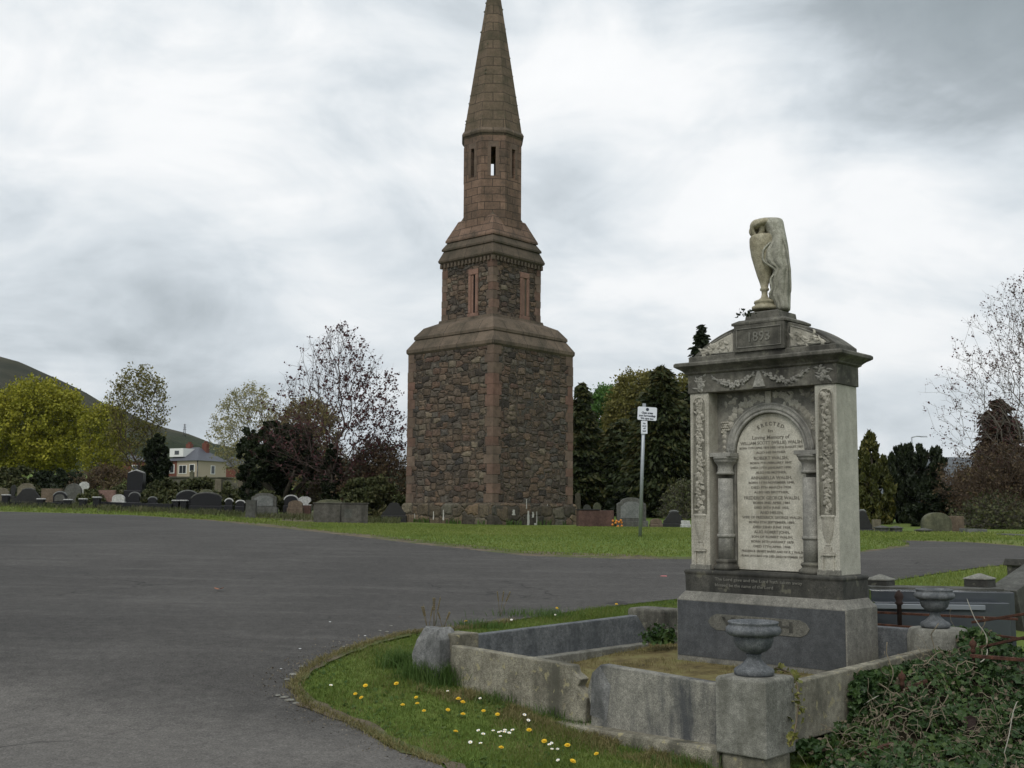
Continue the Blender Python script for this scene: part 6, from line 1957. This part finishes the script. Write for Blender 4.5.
for k in range(470):
    cx_, cy_, sx_, sy_ = rr.choice([(872, 715, 17, 16), (872, 715, 14, 18), (920, 672, 22, 10), (905, 690, 25, 14), (960, 700, 30, 25), (1000, 725, 14, 22), (1003, 730, 10, 24), (930, 735, 50, 16), (850, 742, 22, 12), (950, 640, 12, 16), (900, 750, 60, 10)])
    px_ = rr.gauss(cx_, sx_); py_ = rr.gauss(cy_, sy_)
    if px_ < 846 and py_ < 715 or py_ < 612: continue
    d_ = px_dir(px_, py_); d_ = d_ / d_.y; Y = 6.0
    while Y < 12 and EYE + d_.z * Y > mound(d_.x * Y, Y) + .07: Y += .04
    ang = rr.gauss(-1.3, .5) if rr.random() < .5 else rr.uniform(0, 6.28)
    b.tube(vine_path(px_, py_, Y, rr.uniform(.12, .4), ang, .05), rr.choice((.0014, .002, .003, .0045)), 4)
tag(b.build('dead_stems', M['deadvine'], None), 'tangle of thin straw-coloured dead climbing stems over the ivy', 'dead stems', kind='stuff')
for k, (pts_px, Y, r, lb) in enumerate([([(893, 697), (894, 706), (890, 712), (884, 717)], 7.95, .008, 'pale bare forked stem standing clear of the ivy'),
                                        ([(845, 725), (858, 708), (870, 700), (880, 695)], 7.9, .005, 'thin pale stem curving up to the left of the forked one'),
                                        ([(985, 650), (988, 640), (984, 630), (975, 622), (966, 596)], 9.6, .007, 'pale looped vine rising past the rusty rails'),
                                        ([(965, 668), (980, 664), (988, 656), (987, 648)], 9.2, .009, 'curved pale root over the level rusty rail'),
                                        ([(1002, 760), (1010, 735), (1012, 712), (1018, 700)], 7.2, .006, 'straight pale stem near the bottom right corner')]):
    Y = on_mound(*pts_px[0], .02)
    b = MB(); b.tube([tuple(at(x, y, Y)) for x, y in pts_px], [r * .65] * len(pts_px), 6)
    tag(b.build('dead_branch', M['deadvine_pale'], None, sub=1), lb, 'dead stem')
# small dark plant in front of the far pillar inside the plot
c_ = []; pp_ = at(660, 632, 12.0)
for _ in range(260): c_.append((nr.normal() * .08, nr.normal() * .06, abs(nr.normal()) * .08))
V, F = ivy_leaves(np.array(c_), .045, nr, .4)
t = np_mesh('ivy_tuft', V, F, M['leaf_ivy'], loc=tuple(pp_ - Vector((0, 0, .10))))
tag(t, 'dark ivy tuft against the back left corner pillar inside the plot', 'ivy')
c_ = [(nr.normal() * .05, nr.normal() * .03, abs(nr.normal()) * .04) for _ in range(60)]
V, F = quads(np.array(c_), .02, nr)
t = np_mesh('weed', V, F, M['leaf_dark'], loc=tuple(at(747, 317, 10.7)))
tag(t, 'little weed growing at the left of the cap below the draped urn', 'weed')

# ------------------------------------------------------------------ grass
def blades(P_, h, wd, nr, lean=.45):
    n = len(P_); a = nr.uniform(0, 2 * pi, n); la = nr.uniform(0, 2 * pi, n)
    hh = h * nr.uniform(.45, 1.25, n) if np.isscalar(h) else h
    ln = np.abs(nr.normal(size=n)) * lean * hh
    dx, dy = np.cos(a) * wd / 2, np.sin(a) * wd / 2; lx, ly = np.cos(la) * ln, np.sin(la) * ln
    z0 = P_[:, 2]
    p0 = np.stack([P_[:, 0] - dx, P_[:, 1] - dy, z0 - .01], 1); p1 = np.stack([P_[:, 0] + dx, P_[:, 1] + dy, z0 - .01], 1)
    m0 = np.stack([P_[:, 0] - dx * .7 + lx * .35, P_[:, 1] - dy * .7 + ly * .35, z0 + hh * .6], 1); m1 = np.stack([P_[:, 0] + dx * .7 + lx * .35, P_[:, 1] + dy * .7 + ly * .35, z0 + hh * .6], 1)
    t = np.stack([P_[:, 0] + lx, P_[:, 1] + ly, z0 + hh * .95], 1)
    V = np.stack([p0, p1, m1, m0, t, t + 1e-4], 1)
    # quads: base quad, tip quad (degenerate tip)
    V = V.reshape(-1, 3); base = np.arange(n)[:, None] * 6
    F = (base[:, :, None] + np.array([(0, 1, 2, 3), (3, 2, 5, 4)])[None]).reshape(-1, 4)
    return V, F


def scatter(poly, density, nr, excl=None, maxn=200000):
    xs_ = [p[0] for p in poly]; ys_ = [p[1] for p in poly]; A = (max(xs_) - min(xs_)) * (max(ys_) - min(ys_))
    n = int(min(A * density, maxn * 3)); out = []
    X = nr.uniform(min(xs_), max(xs_), n); Y = nr.uniform(min(ys_), max(ys_), n)
    for x, y in zip(X, Y):
        if inside(poly, x, y) and not (excl and excl(x, y)): out.append((x, y, G(x, y)))
    return np.array(out)


def in_plot(x, y):
    r = Vector((x, y, 0)) - NP; q = r.dot(FD_); s_ = r.dot(SD_)
    return (-.1 < q < PF + .1 and -.08 < s_ < PS + .1)


def excl_near(x, y):
    if in_plot(x, y): return True
    r = Vector((x, y, 0)) - NP
    return -r.dot(FD_) > .25 and -.6 < r.dot(SD_) < 3.6
near_poly = [W2(*p) for p in [(870, 583.5), (780, 591), (700, 598), (650, 603), (615, 607), (571, 613), (511, 622), (468, 629), (406, 634.5), (368, 644), (326, 659), (303, 672), (290, 688), (303, 706), (355, 728), (395, 750), (440, 766)]] + [(.2, 6.7), (3.2, 6.0), (3.2, 8.5), (3.6, 13)]
nr = np.random.default_rng(5)
P_ = scatter(near_poly, 5200, nr, excl_near)
nzv = np.array([mnoise.noise(Vector((x * 1.5, y * 1.5, 0))) for x, y, z in P_])
V, F = blades(P_, .030 * nr.uniform(.5, 1.3, len(P_)) * (1 + 2.0 * np.maximum(0, nzv)), .005, nr, .9)
tag(np_mesh('verge_grass', V, F, M['grass']), 'short green grass of the verge round the plot', 'grass', kind='stuff')
rs2 = P_[nr.random(len(P_)) < .045].copy()
rs2 = rs2[np.array([mnoise.noise(Vector((x * 2.2, y * 2.2, 7))) > .05 for x, y, z in rs2])]; rs2[:, 2] += .012
V, F = ivy_leaves(rs2, .028, nr, 2.2)
tag(np_mesh('broad_weeds', V, F, M['grass_tall']), 'small broad-leaved weeds and clover in the verge grass', 'weeds', kind='stuff')
# wisps overhanging the broken road edge
ed = [W2(*p) for p in [(511, 622), (468, 629), (406, 634.5), (368, 644), (326, 659), (303, 672), (290, 688), (303, 706), (355, 728), (395, 750), (440, 766)]]
c_ = []
for i in range(len(ed) - 1):
    a = Vector(ed[i]); d = Vector(ed[i + 1]); n = int((d - a).length * 700)
    for _ in range(n):
        p = a.lerp(d, nr.random()) + Vector((nr.normal() * .03 + .02, nr.normal() * .03)); c_.append((p.x, p.y, G(p.x, p.y) + .01))
V, F = blades(np.array(c_), .045, .006, nr, 1.0)
tag(np_mesh('edge_grass', V, F, M['grass_dry']), 'dry ragged grass along the broken road edge', 'grass', kind='stuff')
# rough longer grass against the kerbs
TV = []; TF = []; no = 0
for p_, n, h, sp_ in [((406, 668), 700, .17, .11), ((450, 683), 1100, .19, .15), ((425, 680), 700, .17, .12), ((505, 703), 350, .10, .16), ((562, 718), 350, .11, .12), ((650, 752), 160, .07, .2), ((690, 766), 250, .09, .14), ((740, 768), 300, .12, .12), ((590, 728), 150, .09, .10), ((540, 617), 500, .10, .25), ((480, 628), 400, .09, .15)]:
    c0 = gnd(*p_); P_ = np.stack([c0.x + nr.normal(size=n) * sp_, c0.y + nr.normal(size=n) * sp_ * .5, np.zeros(n)], 1)
    P_[:, 2] = [G(x, y) for x, y, z in P_]
    V, F = blades(P_, h, .006, nr, .7); TV.append(V); TF.append(F + no); no += len(V)
tag(np_mesh('tall_grass', np.concatenate(TV), np.concatenate(TF), M['grass_tall']), 'tall lush grass growing against the broken pillar and front kerb', 'grass', kind='stuff')
for i_, (p_, hpx, lb) in enumerate([((428, 632), 26, 'tall thin seeding weed behind the broken pillar, leftmost'), ((443, 630), 18, 'shorter dry weed behind the broken pillar'), ((500, 617), 26, 'tall thin weed standing behind the left kerb'), ((434, 631), 34, 'tallest feathery weed behind the broken pillar')]):
    c0 = gnd(*p_); h = hpx * mpp(c0.y); b = MB(); rr = random.Random(i_)
    for k in range(3):
        dx = rr.gauss(0, .05); b.tube([(0, 0, 0), (dx * .5, 0, h * .5), (dx, .01, h * rr.uniform(.8, 1.1))], [.004, .003, .002], 4)
        for q in range(6): b.ball((dx * (.6 + q * .07), 0, h * (.62 + q * .06)), .008, 4, 3, sz=1.6)
    tag(b.build('tall_weed', M['reed'], None, loc=tuple(c0)), lb, 'weed', 'tall weeds behind the left kerb')
dz_ = []
for _ in range(9000):
    q = nr.uniform(.25, 3.0); s_ = -abs(nr.normal()) * .17 - .13
    p = NP + FD_ * q + SD_ * s_
    if mnoise.noise(Vector((q * 2, s_ * 3, 8))) > -.05: dz_.append((p.x, p.y, G(p.x, p.y)))
V, F = blades(np.array(dz_), .06, .005, nr, 1.0)
tag(np_mesh('dry_grass', V, F, M['grass_dry']), 'withered brown grass along the foot of the front kerb', 'grass', kind='stuff')
rg = []
for _ in range(9000):
    px_ = nr.uniform(-20, 400); Yb = np.interp(px_, [0, 60, 200, 250, 400], [51.5, 50.5, 47.5, 45, 41]) + nr.normal() * 1.6
    if mnoise.noise(Vector((px_ * .06, Yb * .5, 1))) < -.1: continue
    s = spot(px_, Yb) if _ % 1 == 0 else None
    rg.append((s.x, s.y, s.z))
V, F = blades(np.array(rg), .22, .03, nr, .8)
tag(np_mesh('rough_grass', V, F, M['rough']), 'rough unmown grass growing among the left headstones', 'grass', kind='stuff')
# dry grass inside the plot
P_ = []
for _ in range(9000):
    q = nr.uniform(.1, PF - .1); s_ = nr.uniform(.08, PS - .1)
    if mnoise.noise(Vector((q * 2.2, s_ * 2.2, 4))) < -.12: continue
    if .4 < q < 2.32 and s_ > 2.35: continue
    p = NP + FD_ * q + SD_ * s_; P_.append((p.x, p.y, soil_z(q, s_)))
V, F = blades(np.array(P_), .04, .005, nr, 1.1)
tag(np_mesh('plot_grass', V, F, M['grass_dry']), 'patchy dry yellow grass inside the grave plot', 'grass', kind='stuff')
# coarse far lawn
lawn = [W2(*p) for p in [(263, 524), (342, 533.5), (440, 545), (529, 554.5), (618, 557), (690, 557.5), (780, 555.5), (860, 551.5), (911, 545), (905, 541)]] + [(13, 27), (12, 33), (5, 38), (-1, 40), (-6, 37), (-10, 40)]
P_ = scatter(lawn, 260, nr, lambda x, y: abs(x - TX) + abs(y - TY) < 3.5)
V, F = blades(P_, .04, .02, nr, .9)
tag(np_mesh('lawn_grass', V, F, M['lawn']), 'mown green lawn round the tower and sign', 'grass', kind='stuff')
strip = [W2(*p) for p in [(0, 511.3), (60, 512.8), (130, 515), (200, 519.5), (255, 524)]] + [(-8, 41), (-13, 48), (-24, 52), (-24, 47)]
P_ = scatter(strip, 60, nr)
V, F = blades(P_, .07, .05, nr, .9)
tag(np_mesh('strip_grass', V, F, M['lawn']), 'grass strip below the left headstones', 'grass', kind='stuff')
rs_ = [W2(*p) for p in [(1024, 563), (998, 567), (959, 572), (896, 581), (872, 585)]] + [(4.6, 13.6), (9, 13.4), (11, 18)]
P_ = scatter(rs_, 500, nr)
V, F = blades(P_, .07, .012, nr, .8)
tag(np_mesh('roadside_grass', V, F, M['lawn']), 'grass verge behind the neighbouring grave', 'grass', kind='stuff')
fr_ = [W2(*p) for p in [(912, 541.5), (969, 542.5), (1024, 546)]] + [(15, 25.5), (17, 33), (9.5, 33), (8, 26)]
P_ = scatter(fr_, 60, nr)
V, F = blades(P_, .06, .035, nr, .8)
tag(np_mesh('far_grass', V, F, M['lawn']), 'narrow grass strip before the far kerb at the right', 'grass', kind='stuff')
tb_ = []
for k in range(420):
    s_ = nr.uniform(-2.4, 2.4); f_ = nr.integers(0, 2); p = Vector((s_, -2.38, 0)) if f_ == 0 else Vector((2.38, s_, 0))
    if mnoise.noise(Vector((s_ * 1.2, f_ * 5, 0))) < 0: continue
    p = Matrix.Rotation(TRZ, 3, 'Z') @ p; tb_.append((TX + p.x, TY + p.y, G(TX + p.x, TY + p.y)))
V, F = blades(np.array(tb_), .22, .04, nr, .5)
tag(np_mesh('tower_grass', V, F, M['grass_tall']), 'longer grass at the foot of the tower walls', 'grass', kind='stuff')

# ------------------------------------------------------------------ flowers and litter
def flower(kind):
    if kind == 'dandelion':
        t = thing('dandelion', 'open yellow dandelion in the verge grass', 'dandelion', (0, 0, 0), 0, 'dandelions in the verge grass')
        b = MB(); b.tube([(0, 0, 0), (0, 0, .05)], .0025, 4); b.build('stem', M['stem_g'], t)
        b = MB(); n = 18
        for ring, (r, z) in enumerate(((.021, .052), (.015, .058), (.009, .062))):
            for k in range(n - ring * 4):
                a = 2 * pi * k / (n - ring * 4) + ring; c_, s_ = cos(a), sin(a)
                b.add([(0, 0, .05), (r * c_ - s_ * .003, r * s_ + c_ * .003, z), (r * 1.1 * c_, r * 1.1 * s_, z), (r * c_ + s_ * .003, r * s_ - c_ * .003, z)], [(0, 1, 2, 3)])
        b.ball((0, 0, .056), .009, 6, 4); b.build('petals', M['petal_y'], t)
    else:
        t = thing('daisy', 'small white daisy in the verge grass', 'daisy', (0, 0, 0), 0, 'daisies in the verge grass')
        b = MB(); b.tube([(0, 0, 0), (0, 0, .045)], .0018, 4); b.build('stem', M['stem_g'], t)
        b = MB()
        for k in range(12):
            a = 2 * pi * k / 12; c_, s_ = cos(a), sin(a)
            b.add([(0, 0, .045), (.011 * c_ - s_ * .003, .011 * s_ + c_ * .003, .05), (.014 * c_, .014 * s_, .05), (.011 * c_ + s_ * .003, .011 * s_ - c_ * .003, .05)], [(0, 1, 2, 3)])
        b.build('petals', M['petal_w'], t)
        b = MB(); b.ball((0, 0, .048), .004, 6, 4); b.build('centre', M['petal_y'], t)
    return t


fy = [(355, 510), (382, 525), (508, 473), (393, 478), (580, 520), (528, 550), (582, 545), (607, 573), (733, 537), (745, 546), (692, 568), (748, 585), (825, 572), (877, 586), (720, 650), (888, 713)]
pos_y = [(x / 3.69 + 260, y / 3.69 + 560) for x, y in fy] + [(544.6, 746.2), (567.6, 751.5), (571, 766), (529, 736), (397, 688.5), (616, 607.5), (466.5, 625.5), (556, 612), (598, 759)]
pos_w = [(x / 3.657 + 380, y / 3.657 + 580) for x, y in [(250, 425), (415, 570), (436, 578), (446, 572), (452, 582), (440, 588), (470, 583), (456, 574), (365, 570), (375, 592), (491, 576), (538, 531), (625, 615), (627, 640), (650, 635), (658, 680), (371, 453), (524, 514), (480, 160), (640, 138), (622, 628), (333, 615), (370, 618)]] + [(330.5, 692), (417, 675)]
fr = random.Random(1)
for kind, lst, k0, k1 in (('dandelion', pos_y, .7, 1.0), ('daisy', pos_w, .85, 1.2)):
    first = flower(kind)
    for i_, p in enumerate(lst):
        o = first if i_ == 0 else copy_tree(first)
        c0 = gnd(*p); kk = fr.uniform(k0, k1)
        o.location = (c0.x, c0.y - .02, c0.z + .006); o.scale = (kk, kk, kk * fr.uniform(.8, 1.1))
        o.rotation_euler = (fr.uniform(.15, .6), fr.uniform(-.2, .2), fr.uniform(-.5, .5))

rr = random.Random(19)


def chip(name, label, cat, p, size, mat, grp=None, flat=.35, seed=0):
    c0 = gnd(*p); r = random.Random(seed); b = MB(); n = 8
    rs = []
    for z, k in ((-.1, .9), (.25, 1.0), (1.0, .55)):
        rs.append([(size * k * cos(2 * pi * i / n) * r.uniform(.75, 1.2), size * .7 * k * sin(2 * pi * i / n) * r.uniform(.75, 1.2), size * flat * z * r.uniform(.8, 1.1)) for i in range(n)])
    b.rings(rs)
    return tag(b.build(name, M[mat], None, loc=(c0.x, c0.y, c0.z + .012), rz=r.uniform(0, 6)), label, cat, grp)


gp = []
for poly_, n_ in ((ed, 900), (FAR_EDGE[4:13], 500), ([W2(*p) for p in [(615, 607), (571, 613), (511, 622), (468, 629)]], 150)):
    for _ in range(n_):
        i = int(nr.integers(0, len(poly_) - 1)); a = Vector(poly_[i]); d_ = Vector(poly_[i + 1]); q = a.lerp(d_, nr.random())
        q = q + Vector((-abs(nr.normal()) * .16 + .03, nr.normal() * .10)); gp.append((q.x, q.y, G(q.x, q.y) + .014))
V, F = quads(np.array(gp), .014, nr, aspect=1.2)
tag(np_mesh('grit', V, F, M['grit']), 'loose grit and leaf crumbs along the road edges', 'grit', kind='stuff')
SGp = 'stone chips at the broken road edge'
for i_, p in enumerate([(284, 699), (290, 702), (296, 705), (278, 697), (287, 681), (294, 676), (301, 668), (320, 661), (344, 648), (356, 646), (380, 632), (387, 633), (391, 627), (404, 635)]):
    chip('stone_chip', 'pale angular stone chip lying at the broken road edge', 'stone', p, rr.uniform(.018, .05), 'concrete', SGp, .3, i_)
for i_, p in enumerate([(315, 640), (300, 650), (262, 652), (281, 670), (350, 640), (365, 637), (46, 565), (330, 623), (400, 618)]):
    chip('litter_scrap', 'small pale scrap on the asphalt near the verge tip', 'litter', p, rr.uniform(.012, .022), 'litter' if i_ % 2 else 'gs_brown', 'pale scraps on the asphalt', .2, 40 + i_)
chip('paper_scrap', 'white crumpled paper scrap on the asphalt at the lower edge of the verge', 'litter', (421, 755), .026, 'litter', None, .3, 71)
chip('pink_scrap', 'pale pink scrap on the road in front of the lawn, left of the monument', 'litter', (664, 577), .06, 'pinkflower', None, .15, 73)
c0 = gnd(219, 592)
b = MB(); n = 5
vs = [((i / (n - 1) - .5) * .11, (j / (n - 1) - .5) * .075, .018 + .02 * abs(i - 2) / 2 + .01 * rr.random()) for j in range(n) for i in range(n)]
b.add(vs, [(j * n + i, j * n + i + 1, (j + 1) * n + i + 1, (j + 1) * n + i) for j in range(n - 1) for i in range(n - 1)], True)
tag(b.build('dead_leaf', M['dryleaf'], None, loc=tuple(c0 + Vector((0, 0, .012)))), 'single curled orange-brown leaf on the asphalt at the left', 'leaf')

# ------------------------------------------------------------------ air
m = bpy.data.materials.new('haze'); m.use_nodes = True; t = m.node_tree
for n in list(t.nodes): t.nodes.remove(n)
B = NB(t)
pv = B.n('ShaderNodeVolumePrincipled', {'Color': (.86, .9, .95, 1), 'Density': 0.00006})
ou = B.n('ShaderNodeOutputMaterial'); t.links.new(pv.outputs[0], ou.inputs['Volume'])
b = MB(); b.box(-3200, 3200, -300, 5200, -3, 420)
tag(b.build('haze', m, None), 'thin pale air softening the hills', 'haze', kind='stuff')
